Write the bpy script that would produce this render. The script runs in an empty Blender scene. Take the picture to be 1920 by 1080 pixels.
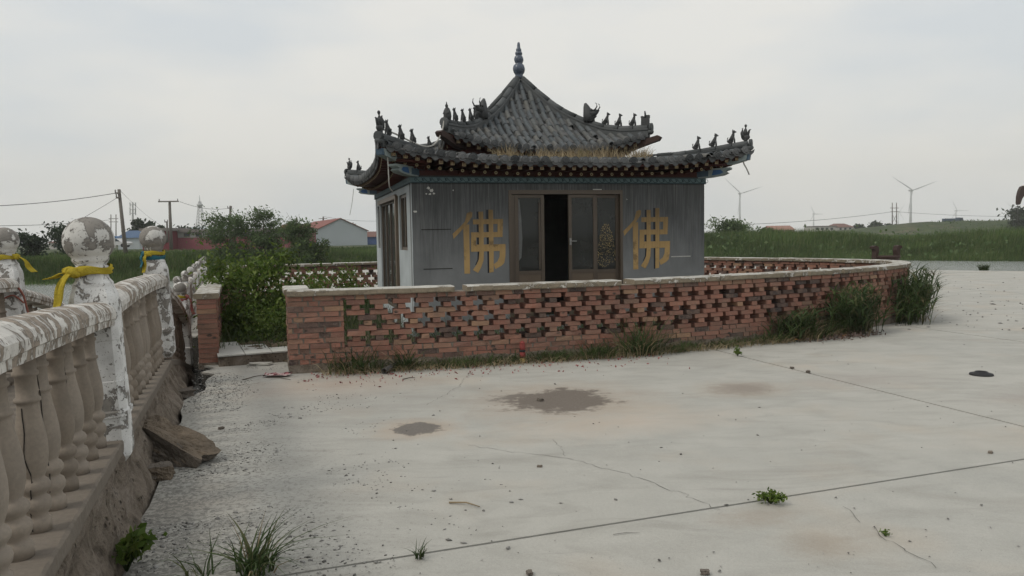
import bpy, bmesh, math, random
import numpy as np
from mathutils import Vector, Matrix, noise as mnoise
from math import sin, cos, pi, radians, sqrt, atan2, exp
random.seed(11); rng = np.random.default_rng(7)
SC = bpy.context.scene
HAZE = .00038
COL = SC.collection

# ---------------------------------------------------------------- camera, sky, sun, exposure
CAM_H, CAM_P, CAM_R, CAM_F = 1.60, .0678, .0162, 1435.0      # height, pitch down, roll, focal length in 1920-px units
cam = bpy.data.cameras.new('camera'); cam.sensor_width = 36; cam.lens = CAM_F / 1920 * 36
cam.clip_start = .05; cam.clip_end = 8000
camo = bpy.data.objects.new('camera', cam); COL.objects.link(camo); SC.camera = camo
camo.matrix_world = Matrix.Translation((0, 0, CAM_H)) @ Matrix.Rotation(pi / 2 - CAM_P, 4, 'X') @ Matrix.Rotation(-CAM_R, 4, 'Z')

SUN_EL, SUN_AZ = radians(48), radians(-118)                   # azimuth from +y towards +x: behind the camera, to the left
wd = bpy.data.worlds.new('World'); SC.world = wd; wd.use_nodes = True
nt = wd.node_tree; nt.nodes.clear()
sky = nt.nodes.new('ShaderNodeTexSky'); sky.sky_type = 'NISHITA'; sky.sun_disc = False
sky.sun_elevation = SUN_EL; sky.sun_rotation = SUN_AZ; sky.dust_density = 4; sky.air_density = 1.5; sky.ozone_density = 1
tc = nt.nodes.new('ShaderNodeTexCoord')
mp = nt.nodes.new('ShaderNodeMapping'); mp.inputs['Scale'].default_value = (1.0, 1.0, 3.2)
nz = nt.nodes.new('ShaderNodeTexNoise'); nz.inputs['Scale'].default_value = 2.2; nz.inputs['Detail'].default_value = 4; nz.inputs['Roughness'].default_value = .5
cr = nt.nodes.new('ShaderNodeValToRGB')                       # thin high overcast: pale grey sheets, a little blue where it thins
cr.color_ramp.elements[0].position = .38; cr.color_ramp.elements[0].color = (6.5, 6.85, 7.1, 1)
cr.color_ramp.elements[1].position = .58; cr.color_ramp.elements[1].color = (8.05, 7.9, 7.5, 1)
mx = nt.nodes.new('ShaderNodeMix'); mx.data_type = 'RGBA'; mx.inputs[0].default_value = .9
bg = nt.nodes.new('ShaderNodeBackground'); bg.inputs['Strength'].default_value = .1
ow = nt.nodes.new('ShaderNodeOutputWorld')
lk = nt.links.new
lk(tc.outputs['Generated'], mp.inputs['Vector']); lk(mp.outputs['Vector'], nz.inputs['Vector']); lk(nz.outputs['Fac'], cr.inputs['Fac'])
lk(sky.outputs['Color'], mx.inputs[6]); lk(cr.outputs['Color'], mx.inputs[7]); lk(mx.outputs[2], bg.inputs['Color']); lk(bg.outputs[0], ow.inputs['Surface'])

sun = bpy.data.lights.new('sun', 'SUN'); sun.energy = 1.1; sun.angle = radians(12); sun.color = (1, .94, .84)
suno = bpy.data.objects.new('sun', sun); COL.objects.link(suno)
sd = Vector((sin(SUN_AZ) * cos(SUN_EL), cos(SUN_AZ) * cos(SUN_EL), sin(SUN_EL)))
suno.rotation_euler = sd.to_track_quat('Z', 'Y').to_euler(); suno.location = sd * 50
SC.view_settings.view_transform = 'Standard'; SC.view_settings.look = 'None'
SC.view_settings.exposure = .16; SC.view_settings.gamma = 1; SC.view_settings.use_curve_mapping = False
SC.cycles.use_denoising = True; SC.cycles.max_bounces = 5; SC.cycles.diffuse_bounces = 3; SC.cycles.glossy_bounces = 3
SC.cycles.transmission_bounces = 5; SC.cycles.volume_bounces = 1; SC.cycles.transparent_max_bounces = 12

# ---------------------------------------------------------------- where things stand (surveyed from the photograph)
def ray(u, v):
    c, s = cos(CAM_R), sin(CAM_R); du, dv = u - 960, v - 540
    X = (du * c - dv * s) / CAM_F; U = -(du * s + dv * c) / CAM_F
    cp, sp = cos(CAM_P), sin(CAM_P)
    return X, cp + sp * U, -sp + cp * U
def at(u, v, d):
    x, y, z = ray(u, v); k = d / y
    return Vector((x * k, d, CAM_H + z * k))
def gp(u, v, z=0.0):
    x, y, zz = ray(u, v); k = (z - CAM_H) / zz
    return Vector((x * k, y * k, z))

# ---------------------------------------------------------------- object helpers
def link(o, parent=None):
    COL.objects.link(o)
    if parent is not None: o.parent = parent
    return o
def tag(o, label=None, cat=None, group=None, kind=None):
    if label: o['label'] = label
    if cat: o['category'] = cat
    if group: o['group'] = group
    if kind: o['kind'] = kind
    return o
def thing(name, label, cat, loc=(0, 0, 0), rz=0, group=None):
    o = bpy.data.objects.new(name, None); o.empty_display_size = .1
    o.location = loc; o.rotation_euler = (0, 0, rz)
    link(o); return tag(o, label, cat, group)

class MB:
    def __init__(self): self.v = []; self.f = []; self.m = []; self.sm = []
    def add(self, vs, fs, mi=0, smooth=False):
        b = len(self.v); self.v += [tuple(p) for p in vs]
        for f in fs: self.f.append(tuple(i + b for i in f)); self.m.append(mi); self.sm.append(smooth)
        return self
    def box(self, x0, x1, y0, y1, z0, z1, mi=0, M=None, bev=0, jit=0):
        if bev <= 0:
            vs = [Vector((x, y, z)) for z in (z0, z1) for y in (y0, y1) for x in (x0, x1)]
            fs = [(0, 2, 3, 1), (4, 5, 7, 6), (0, 1, 5, 4), (2, 6, 7, 3), (0, 4, 6, 2), (1, 3, 7, 5)]
        else:
            cx, cy, cz = (x0 + x1) / 2, (y0 + y1) / 2, (z0 + z1) / 2; hx, hy, hz = abs(x1 - x0) / 2, abs(y1 - y0) / 2, abs(z1 - z0) / 2
            b = min(bev, hx * .9, hy * .9, hz * .9); vs = []; ix = {}
            for sx in (-1, 1):
                for sy in (-1, 1):
                    for sz in (-1, 1):
                        for ax in range(3):
                            p = [sx * (hx - b), sy * (hy - b), sz * (hz - b)]; p[ax] = (sx * hx, sy * hy, sz * hz)[ax]
                            ix[(sx, sy, sz, ax)] = len(vs); vs.append(Vector((cx + p[0], cy + p[1], cz + p[2])))
            fs = []
            for ax in range(3):
                for s in (-1, 1):
                    o = [(-1, -1), (1, -1), (1, 1), (-1, 1)]; q = []
                    for aa, bb in o:
                        k = [0, 0, 0]; k[ax] = s; k[(ax + 1) % 3] = aa; k[(ax + 2) % 3] = bb; q.append(ix[(*k, ax)])
                    fs.append(tuple(q) if s > 0 else tuple(reversed(q)))
            for ax in range(3):
                a1, a2 = (ax + 1) % 3, (ax + 2) % 3
                for s1 in (-1, 1):
                    for s2 in (-1, 1):
                        ka = [0, 0, 0]; ka[a1] = s1; ka[a2] = s2; kb = list(ka); ka[ax] = -1; kb[ax] = 1
                        q = (ix[(*ka, a1)], ix[(*kb, a1)], ix[(*kb, a2)], ix[(*ka, a2)])
                        fs.append(q if s1 * s2 < 0 else tuple(reversed(q)))
            for sx in (-1, 1):
                for sy in (-1, 1):
                    for sz in (-1, 1):
                        q = tuple(ix[(sx, sy, sz, k)] for k in range(3)); fs.append(q if sx * sy * sz > 0 else tuple(reversed(q)))
        if jit: vs = [p + Vector((random.uniform(-jit, jit), random.uniform(-jit, jit), random.uniform(-jit, jit))) for p in vs]
        if M is not None: vs = [M @ p for p in vs]
        return self.add(vs, fs, mi)
    def tube(self, pts, rad, n=8, mi=0, smooth=True, cap=True):
        pts = [Vector(p) for p in pts]
        if not hasattr(rad, '__len__'): rad = [rad] * len(pts)
        vs = []; fs = []; up = Vector((0, 0, 1))
        for i, p in enumerate(pts):
            t = (pts[min(i + 1, len(pts) - 1)] - pts[max(i - 1, 0)])
            if t.length < 1e-9: t = Vector((0, 0, 1))
            t.normalize(); a = t.cross(up)
            if a.length < .05: a = t.cross(Vector((1, 0, 0)))
            a.normalize(); b = a.cross(t)
            for k in range(n):
                w = 2 * pi * k / n; vs.append(p + (a * cos(w) + b * sin(w)) * rad[i])
        for i in range(len(pts) - 1):
            for k in range(n):
                fs.append((i * n + k, (i + 1) * n + k, (i + 1) * n + (k + 1) % n, i * n + (k + 1) % n))
        self.add(vs, fs, mi, smooth)
        if cap:
            b = len(self.v) - len(vs)
            self.f.append(tuple(b + k for k in range(n))); self.m.append(mi); self.sm.append(False)
            e = b + (len(pts) - 1) * n
            self.f.append(tuple(e + k for k in reversed(range(n)))); self.m.append(mi); self.sm.append(False)
        return self
    def lathe(self, prof, n=20, mi=0, c=(0, 0, 0), smooth=True, flute=0, nf=8, M=None):
        vs = []; fs = []
        for r, z in prof:
            for k in range(n):
                w = 2 * pi * k / n; rr = r * (1 + flute * cos(nf * w))
                vs.append(Vector((c[0] + rr * cos(w), c[1] + rr * sin(w), c[2] + z)))
        for i in range(len(prof) - 1):
            for k in range(n): fs.append((i * n + k, i * n + (k + 1) % n, (i + 1) * n + (k + 1) % n, (i + 1) * n + k))
        fs.append(tuple(reversed(range(n)))); fs.append(tuple((len(prof) - 1) * n + k for k in range(n)))
        if M is not None: vs = [M @ p for p in vs]
        return self.add(vs, fs, mi, smooth)
    def ball(self, c, r, n=10, m=7, mi=0, M=None):
        if not hasattr(r, '__len__'): r = (r, r, r)
        vs = [Vector((0, 0, -r[2]))]
        for i in range(1, m):
            a = -pi / 2 + pi * i / m
            for k in range(n): w = 2 * pi * k / n; vs.append(Vector((r[0] * cos(a) * cos(w), r[1] * cos(a) * sin(w), r[2] * sin(a))))
        vs.append(Vector((0, 0, r[2]))); fs = [(0, 1 + (k + 1) % n, 1 + k) for k in range(n)]
        for i in range(m - 2):
            for k in range(n): fs.append((1 + i * n + k, 1 + i * n + (k + 1) % n, 1 + (i + 1) * n + (k + 1) % n, 1 + (i + 1) * n + k))
        t = len(vs) - 1; fs += [(t, t - n + k, t - n + (k + 1) % n) for k in range(n)]
        if M is not None: vs = [M @ p for p in vs]
        return self.add([p + Vector(c) for p in vs], fs, mi, True)
    def prism(self, poly, h0, h1, plane='xz', mi=0):
        """polygon in a plane extruded along the third axis"""
        def P(a, b, c): return {'xz': (a, c, b), 'xy': (a, b, c), 'yz': (c, a, b)}[plane]
        n = len(poly); vs = [P(a, b, h0) for a, b in poly] + [P(a, b, h1) for a, b in poly]
        ar = sum(poly[i][0] * poly[(i + 1) % n][1] - poly[(i + 1) % n][0] * poly[i][1] for i in range(n))
        fs = [tuple(range(n)), tuple(reversed(range(n, 2 * n)))] + [(i, i + n, (i + 1) % n + n, (i + 1) % n) for i in range(n)]
        return self.add(vs, fs, mi)
    def mesh(self, name):
        me = bpy.data.meshes.new(name); me.from_pydata(self.v, [], self.f)
        me.polygons.foreach_set('material_index', self.m); me.polygons.foreach_set('use_smooth', self.sm); me.update()
        return me
    def build(self, name, mats, parent=None, loc=None, fix=True):
        me = self.mesh(name)
        if fix:
            bm = bmesh.new(); bm.from_mesh(me); bmesh.ops.recalc_face_normals(bm, faces=bm.faces); bm.to_mesh(me); bm.free()
        for m in (mats if isinstance(mats, (list, tuple)) else [mats]): me.materials.append(m)
        o = bpy.data.objects.new(name, me)
        if loc is not None: o.location = loc
        return link(o, parent)

def np_obj(name, V, F, mat, parent=None, smooth=False):
    V = np.asarray(V, np.float32).reshape(-1, 3); F = np.asarray(F, np.int32); k = F.shape[1]
    me = bpy.data.meshes.new(name); me.vertices.add(len(V)); me.vertices.foreach_set('co', V.ravel())
    me.loops.add(F.size); me.loops.foreach_set('vertex_index', F.ravel())
    me.polygons.add(len(F)); me.polygons.foreach_set('loop_start', np.arange(0, F.size, k, dtype=np.int32))
    if smooth: me.polygons.foreach_set('use_smooth', np.ones(len(F), bool))
    me.update(calc_edges=True); me.validate(); me.materials.append(mat)
    o = bpy.data.objects.new(name, me); return link(o, parent)
def inst(name, me, loc, M3, parent, scale=None):
    o = bpy.data.objects.new(name, me); M = M3.to_4x4(); M.translation = loc
    if scale is not None: M = M @ Matrix.Diagonal((*scale, 1))
    o.matrix_local = M; return link(o, parent)

# ---------------------------------------------------------------- foliage helpers (numpy)
def blades(base, h, dirv, bend, w, segs=3):
    base = np.asarray(base); N = len(base); h = np.broadcast_to(h, N); bend = np.broadcast_to(bend, N); w = np.broadcast_to(w, N)
    T = np.linspace(0, 1, segs + 1); a = rng.uniform(0, 2 * pi, N); wx = np.c_[np.cos(a), np.sin(a), np.zeros(N)]
    V = np.zeros((N, segs + 1, 2, 3))
    for i, t in enumerate(T):
        p = base + np.c_[dirv * (h * bend * t ** 1.8)[:, None], h * t * (1 - .35 * np.minimum(bend, 1.4) * t)]
        ww = (w * max(.04, (1 - t) ** .75 * (1 if i else .8)))[:, None] * wx * .5
        V[:, i, 0] = p - ww; V[:, i, 1] = p + ww
    k = 2 * (segs + 1); o = np.arange(N)[:, None] * k; F = []
    for i in range(segs): F.append(o + np.array([2 * i, 2 * i + 1, 2 * i + 3, 2 * i + 2]))
    return V.reshape(-1, 3), np.concatenate(F)
def leaves(c, size, flat=.5, asp=.5):
    c = np.asarray(c); N = len(c); size = np.broadcast_to(size, N)
    d = rng.normal(size=(N, 3)); d[:, 2] -= .3; d /= np.linalg.norm(d, axis=1)[:, None]
    q = rng.normal(size=(N, 3)); q[:, 2] *= flat; n = np.cross(d, q); n /= np.linalg.norm(n, axis=1)[:, None]
    s = size[:, None]; V = np.stack([c - d * s * .5, c + n * s * asp * .5, c + d * s * .5, c - n * s * asp * .5], 1)
    return V.reshape(-1, 3), np.arange(N * 4).reshape(N, 4)
# ---------------------------------------------------------------- materials
class NT:
    def __init__(s, name):
        s.mat = bpy.data.materials.new(name); s.mat.use_nodes = True; s.t = s.mat.node_tree
        s.b = s.t.nodes['Principled BSDF']; s.b.inputs['Specular IOR Level'].default_value = .3
    def n(s, ty, **k):
        x = s.t.nodes.new(ty)
        for a, v in k.items(): setattr(x, a, v)
        return x
    def set(s, sock, v):
        if isinstance(v, bpy.types.NodeSocket): s.t.links.new(v, sock)
        elif hasattr(v, '__len__') and len(v) == 3 and sock.type == 'RGBA': sock.default_value = (*v, 1)
        else: sock.default_value = v
    def pos(s): return s.n('ShaderNodeNewGeometry').outputs['Position']
    def obj(s): return s.n('ShaderNodeTexCoord').outputs['Object']
    def rnd(s):
        a = s.n('ShaderNodeObjectInfo').outputs['Random']; b = s.n('ShaderNodeNewGeometry').outputs['Random Per Island']
        return s.m('FRACT', s.m('ADD', s.m('MULTIPLY', a, 7.31), b))
    def objr(s):        # object coordinates, shifted for each object so that copies do not repeat
        a = s.n('ShaderNodeObjectInfo').outputs['Random']; v = s.n('ShaderNodeVectorMath', operation='ADD')
        s.t.links.new(s.obj(), v.inputs[0]); cb = s.n('ShaderNodeCombineXYZ')
        for i, k in enumerate((17., 29., 41.)): s.set(cb.inputs[i], s.m('MULTIPLY', a, k))
        s.t.links.new(cb.outputs[0], v.inputs[1]); return v.outputs[0]
    def scale(s, v, sc):
        x = s.n('ShaderNodeMapping'); s.set(x.inputs['Vector'], v); x.inputs['Scale'].default_value = sc; return x.outputs[0]
    def noise(s, v, sc, det=4, ro=.55, dist=0):
        x = s.n('ShaderNodeTexNoise'); s.set(x.inputs['Vector'], v); x.inputs['Scale'].default_value = sc
        x.inputs['Detail'].default_value = det; x.inputs['Roughness'].default_value = ro; x.inputs['Distortion'].default_value = dist
        return x.outputs['Fac']
    def vor(s, v, sc, feat='F1'):
        x = s.n('ShaderNodeTexVoronoi', feature=feat); s.set(x.inputs['Vector'], v); x.inputs['Scale'].default_value = sc; return x.outputs['Distance']
    def m(s, op, a, b=None, c=None, clamp=False):
        x = s.n('ShaderNodeMath', operation=op, use_clamp=clamp); s.set(x.inputs[0], a)
        if b is not None: s.set(x.inputs[1], b)
        if c is not None: s.set(x.inputs[2], c)
        return x.outputs[0]
    def mr(s, v, a, b, c=0., d=1.):
        x = s.n('ShaderNodeMapRange'); s.set(x.inputs[0], v)
        for i, k in enumerate((a, b, c, d)): x.inputs[i + 1].default_value = k
        return x.outputs[0]
    def ramp(s, v, stops, const=False):
        x = s.n('ShaderNodeValToRGB'); s.set(x.inputs[0], v); e = x.color_ramp.elements
        if const: x.color_ramp.interpolation = 'CONSTANT'
        while len(e) < len(stops): e.new(.5)
        for el, (p, c) in zip(e, stops): el.position = p; el.color = (*c, 1)
        return x.outputs[0]
    def mix(s, f, a, b, mode='MIX'):
        x = s.n('ShaderNodeMix', data_type='RGBA', blend_type=mode); s.set(x.inputs[0], f); s.set(x.inputs[6], a); s.set(x.inputs[7], b); return x.outputs[2]
    def xyz(s, v):
        x = s.n('ShaderNodeSeparateXYZ'); s.set(x.inputs[0], v); return x.outputs
    def fin(s, col=None, rough=.85, h=None, bs=.3, bd=.01):
        if col is not None: s.set(s.b.inputs['Base Color'], col)
        s.set(s.b.inputs['Roughness'], rough)
        if h is not None:
            x = s.n('ShaderNodeBump'); x.inputs['Strength'].default_value = bs; x.inputs['Distance'].default_value = bd
            s.set(x.inputs['Height'], h); s.t.links.new(x.outputs[0], s.b.inputs['Normal'])
        return s.mat
def tint(c, k): return tuple(min(1, x * k) for x in c)
def m_plain(name, col, rough=.8, var=.35, sc=6, fine=60, bump=.25, bd=.004, isl=0, spec=None):
    s = NT(name); p = s.objr(); f = s.noise(p, sc, 5); g = s.noise(p, fine, 3)
    c = s.mix(f, tint(col, 1 - var), tint(col, 1 + var)); c = s.mix(s.mr(g, .35, .65), c, s.mix(.35, c, tint(col, .6)))
    if isl: c = s.mix(s.rnd(), s.mix(isl, c, (0, 0, 0)), s.mix(isl * .3, c, (1, 1, 1)))
    if spec is not None: s.b.inputs['Specular IOR Level'].default_value = spec
    return s.fin(c, rough, g, bump, bd)
def m_peel(name, under, paint, sc=7, thr=.5, soft=.015, dirt=.35, stretch=(1, 1, 1), bd=.003):
    """flaking paint over bare concrete"""
    s = NT(name); p = s.scale(s.objr(), stretch); n1 = s.noise(p, sc, 10, .68, .55); n0 = s.noise(p, sc * .28, 2)
    fac = s.m('ADD', s.m('MULTIPLY', n1, .7), s.m('MULTIPLY', n0, .3)); k = s.mr(fac, thr - soft, thr + soft)
    flake_shade = s.m('SUBTRACT', s.mr(fac, thr - soft - .03, thr - soft), k)  # thin edge shadow of the flakes, painted into the colour
    u = s.mix(s.noise(p, sc * 4, 6), tint(under, .65), tint(under, 1.3)); w = s.mix(s.mr(s.noise(p, sc * .8, 6), .35, .75), paint, tint(paint, 1 - dirt))
    w = s.mix(s.mr(s.noise(p, sc * 9, 2), .62, .7), w, tint(under, .8))
    hh = s.m('ADD', s.m('MULTIPLY', k, 1.), s.m('MULTIPLY', s.noise(p, sc * 12, 3), .25))
    return s.fin(s.mix(s.m('MULTIPLY', flake_shade, .6), s.mix(k, u, w), tint(under, .35)), .85, hh, .8, bd)
def m_leaf(name, cols, rough=.55, nsc=.8, trans=.25):
    s = NT(name); r = s.rnd(); c = s.ramp(r, [(i / max(1, len(cols) - 1), c) for i, c in enumerate(cols)])
    c = s.mix(s.mr(s.noise(s.pos(), nsc, 4), .35, .65, 0, 1), s.mix(.55, c, (0, 0, 0)), c)
    s.set(s.b.inputs['Base Color'], c); s.b.inputs['Roughness'].default_value = rough; s.b.inputs['Specular IOR Level'].default_value = .25
    t = s.n('ShaderNodeBsdfTranslucent'); s.set(t.inputs['Color'], c); mxs = s.n('ShaderNodeMixShader'); mxs.inputs[0].default_value = trans
    out = s.t.nodes['Material Output']; s.t.links.new(s.b.outputs[0], mxs.inputs[1]); s.t.links.new(t.outputs[0], mxs.inputs[2]); s.t.links.new(mxs.outputs[0], out.inputs['Surface'])
    return s.mat

# bridge/platform frame: the whole place is laid out on one skewed grid
BE = Vector((-.332, .943)).normalized()          # along the bridge, away from the camera
BN = Vector((BE.y, -BE.x))                       # to the right of it
def concrete_mat():
    s = NT('platform_concrete'); p = s.pos(); x, y, z = s.xyz(p)
    big = s.noise(p, .35, 4, .55, .3); mid = s.noise(p, 2.2, 6, .6); fine = s.noise(p, 45, 4, .7); sweep = s.noise(s.scale(p, (1, 2.6, 1)), 1.1, 5, .6, 1.2)
    c = s.mix(s.mr(big, .3, .7), (.345, .345, .318), (.41, .40, .362)); c = s.mix(s.mr(mid, .35, .75), c, (.44, .432, .395))
    c = s.mix(s.mr(sweep, .47, .7, 0, .7), c, (.30, .292, .262)); c = s.mix(s.m('MULTIPLY', s.mr(fine, .35, .7), .22), c, (.28, .27, .255))
    warm = s.mr(s.noise(p, .8, 3), .54, .74, 0, .4); c = s.mix(warm, c, (.44, .36, .275))
    sp = s.noise(p, 170, 3, .8); c = s.mix(s.mr(sp, .56, .68, 0, .45), c, (.17, .165, .15)); c = s.mix(s.mr(sp, .44, .33, 0, .35), c, (.56, .55, .52)); sc = s.noise(s.scale(p, (1.2, 14, 1)), 1., 5, .7, .5); c = s.mix(s.mr(sc, .60, .68, 0, .28), c, (.25, .245, .225))
    # coarse wet-looking grit towards the bridge beam
    dl = s.m('ADD', s.m('MULTIPLY', x, BN.x), s.m('MULTIPLY', y, BN.y)); d0 = BN.x * -1.92 + BN.y * 3.59
    near = s.mr(s.m('SUBTRACT', dl, d0), .15, 1.9, 1., 0.); fy = s.mr(y, 4.0, 9.0, 1., .35)
    gr = s.noise(p, 28, 6, .75, .6); gm = s.mr(s.m('ADD', gr, s.m('MULTIPLY', s.m('MULTIPLY', near, fy), .16)), .60, .68)
    c = s.mix(s.m('MULTIPLY', gm, s.m('MULTIPLY', near, .85)), c, (.15, .145, .132))
    c = s.mix(s.m('MULTIPLY', s.mr(s.noise(p, 3.2, 6, .65), .45, .7), s.m('MULTIPLY', near, .35)), c, (.27, .26, .235))
    # dried puddle marks (shape of their own)
    wob = s.m('ADD', s.m('MULTIPLY', s.m('SUBTRACT', s.noise(p, 2.6, 5, .6), .5), 1.5), s.m('MULTIPLY', s.m('SUBTRACT', s.noise(p, 9, 6, .7), .5), 1.6))
    def spot(cx, cy, rx, ry, rim, col, k, e=.16, rot=.3):
        nonlocal c
        dx = s.m('SUBTRACT', x, cx); dy = s.m('SUBTRACT', y, cy); ca, sa = cos(rot), sin(rot)
        a = s.m('DIVIDE', s.m('ADD', s.m('MULTIPLY', dx, ca), s.m('MULTIPLY', dy, sa)), rx); b = s.m('DIVIDE', s.m('SUBTRACT', s.m('MULTIPLY', dy, ca), s.m('MULTIPLY', dx, sa)), ry)
        d = s.m('ADD', s.m('SQRT', s.m('ADD', s.m('MULTIPLY', a, a), s.m('MULTIPLY', b, b))), wob)
        if rim: c = s.mix(s.m('MULTIPLY', s.mr(d, 1., 2.4, 1., 0.), .5), c, rim)
        core = s.m('MULTIPLY', s.mr(d, 1 - e, 1 + e, 1., 0.), s.mr(fine, .2, .6, k * .75, k)); c = s.mix(core, c, col)
    spot(.45, 7.35, .52, .48, (.34, .275, .215), (.125, .105, .088), .95)
    spot(-.83, 6.33, .2, .2, (.40, .31, .23), (.125, .115, .105), .95, .12)
    spot(1.55, 3.8, .15, .14, None, (.27, .225, .175), .55, .7)
    spot(1.35, 4.22, .22, .13, None, (.30, .26, .215), .6, .6)
    spot(2.35, 7.75, .3, .22, (.36, .31, .25), (.21, .175, .15), .7, .5)
    spot(5.4, 7.2, .8, .4, None, (.29, .265, .24), .75, .7)
    spot(3.7, 8.1, .7, .3, None, (.33, .3, .27), .6, .8)
    spot(-1.9, 8.3, .7, .5, None, (.40, .29, .22), .5, .9)
    spot(.9, 6.4, .8, .3, None, (.47, .40, .33), .6, .9)
    spot(-1.6, 7.4, 1.0, .6, None, (.30, .29, .265), .5, .8)
    hh = s.m('ADD', s.m('MULTIPLY', fine, .5), s.m('ADD', s.m('MULTIPLY', s.m('MULTIPLY', gr, near), 1.2), s.m('MULTIPLY', mid, .6)))
    return s.fin(c, .8, hh, .45, .008)
def brick_mat():
    s = NT('brick'); r = s.rnd(); p = s.pos()
    c = s.ramp(r, [(0, (.23, .105, .078)), (.2, (.31, .14, .10)), (.42, (.20, .10, .078)), (.6, (.34, .165, .115)), (.74, (.25, .135, .10)), (.83, (.36, .22, .135)), (.88, (.13, .08, .068)), (.93, (.045, .038, .038)), (1, (.07, .05, .046))])
    c = s.mix(s.mr(s.noise(p, 9, 4), .35, .7, 0, .5), c, (.19, .12, .09)); c = s.mix(s.mr(s.noise(p, 4.5, 6, .7), .5, .72, 0, .5), c, (.24, .155, .115)); v = s.vor(s.scale(p, (1, 1, 1.7)), 6.5)
    c = s.mix(s.m('MULTIPLY', s.mr(v, .16, .26, 1, 0), s.mr(s.noise(p, 3, 2), .5, .56)), c, (.05, .038, .034))
    f = s.noise(p, 70, 4); c = s.mix(s.mr(f, .5, .75, 0, .45), c, (.34, .25, .20))
    c = s.mix(s.mr(s.noise(p, 1.7, 4), .55, .75, 0, .5), c, (.12, .095, .08))
    return s.fin(c, .9, f, .5, .004)
def tile_mat():
    s = NT('grey_roof_tile'); r = s.rnd(); p = s.pos()
    c = s.ramp(r, [(0, (.07, .082, .09)), (.4, (.105, .117, .125)), (.7, (.088, .10, .108)), (.92, (.14, .14, .13)), (1, (.075, .08, .085))])
    c = s.mix(s.mr(s.noise(p, 2.2, 5), .5, .72, 0, .5), c, (.14, .13, .11)); f = s.noise(p, 40, 4)
    c = s.mix(s.mr(f, .4, .75, 0, .6), c, (.035, .038, .04))
    return s.fin(c, .75, f, .4, .006)
def facade_mat(name, light, soot=1.):
    s = NT(name); p = s.obj(); x, y, z = s.xyz(p)
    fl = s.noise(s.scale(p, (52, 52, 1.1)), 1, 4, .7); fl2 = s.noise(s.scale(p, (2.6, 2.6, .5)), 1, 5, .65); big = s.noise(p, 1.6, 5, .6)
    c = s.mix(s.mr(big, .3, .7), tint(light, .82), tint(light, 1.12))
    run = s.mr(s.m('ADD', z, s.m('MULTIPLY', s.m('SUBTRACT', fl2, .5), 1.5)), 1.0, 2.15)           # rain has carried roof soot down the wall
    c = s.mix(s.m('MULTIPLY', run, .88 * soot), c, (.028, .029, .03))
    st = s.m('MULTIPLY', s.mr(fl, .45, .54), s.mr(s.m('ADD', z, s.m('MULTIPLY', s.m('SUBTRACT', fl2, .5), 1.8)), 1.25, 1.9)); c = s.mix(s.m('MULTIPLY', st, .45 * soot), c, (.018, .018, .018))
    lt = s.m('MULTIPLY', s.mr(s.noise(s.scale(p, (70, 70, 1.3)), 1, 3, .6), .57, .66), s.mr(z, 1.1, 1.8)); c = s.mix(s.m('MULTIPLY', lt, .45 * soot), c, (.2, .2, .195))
    chip = s.mr(s.noise(p, 5, 6, .7), .70, .72); c = s.mix(chip, c, (.5, .49, .46))
    return s.fin(c, .85, s.m('ADD', s.noise(p, 60, 3), s.m('MULTIPLY', chip, -1.)), .25, .004)
def lettering_mat():
    s = NT('ochre_lettering'); p = s.obj(); x, y, z = s.xyz(p)
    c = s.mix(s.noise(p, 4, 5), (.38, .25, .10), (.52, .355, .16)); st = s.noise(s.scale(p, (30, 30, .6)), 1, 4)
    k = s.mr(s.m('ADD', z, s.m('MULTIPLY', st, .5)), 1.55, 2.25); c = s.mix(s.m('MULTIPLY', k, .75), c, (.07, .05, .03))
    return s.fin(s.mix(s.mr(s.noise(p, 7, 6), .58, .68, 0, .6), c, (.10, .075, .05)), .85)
def glass_mat(name, dust=.3, tintc=(.22, .24, .24)):
    s = NT(name); t = s.t; out = t.nodes['Material Output']; p = s.obj()
    tr = s.n('ShaderNodeBsdfTransparent'); tr.inputs[0].default_value = (*tintc, 1)
    gl = s.n('ShaderNodeBsdfGlossy'); gl.inputs['Roughness'].default_value = .04; gl.inputs[0].default_value = (.8, .85, .85, 1)
    fr = s.n('ShaderNodeFresnel'); fr.inputs[0].default_value = 1.5; m1 = s.n('ShaderNodeMixShader'); s.set(m1.inputs[0], fr.outputs[0]); s.set(m1.inputs[1], tr.outputs[0]); s.set(m1.inputs[2], gl.outputs[0])
    df = s.n('ShaderNodeBsdfDiffuse'); df.inputs[0].default_value = (.09, .092, .088, 1)
    m2 = s.n('ShaderNodeMixShader'); s.set(m2.inputs[0], s.mr(s.noise(p, 2.5, 5), .3, .75, dust * .6, dust * 1.4)); s.set(m2.inputs[1], m1.outputs[0]); s.set(m2.inputs[2], df.outputs[0])
    t.links.new(m2.outputs[0], out.inputs['Surface']); return s.mat
def water_mat():
    s = NT('pond_water'); p = s.pos(); h = s.m('ADD', s.noise(s.scale(p, (1, 2.2, 1)), 2.4, 4, .6), s.m('MULTIPLY', s.noise(s.scale(p, (1, 2, 1)), 9, 2), .3))
    s.b.inputs['Specular IOR Level'].default_value = .7; return s.fin((.16, .17, .15), .12, h, .6, .07)
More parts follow.
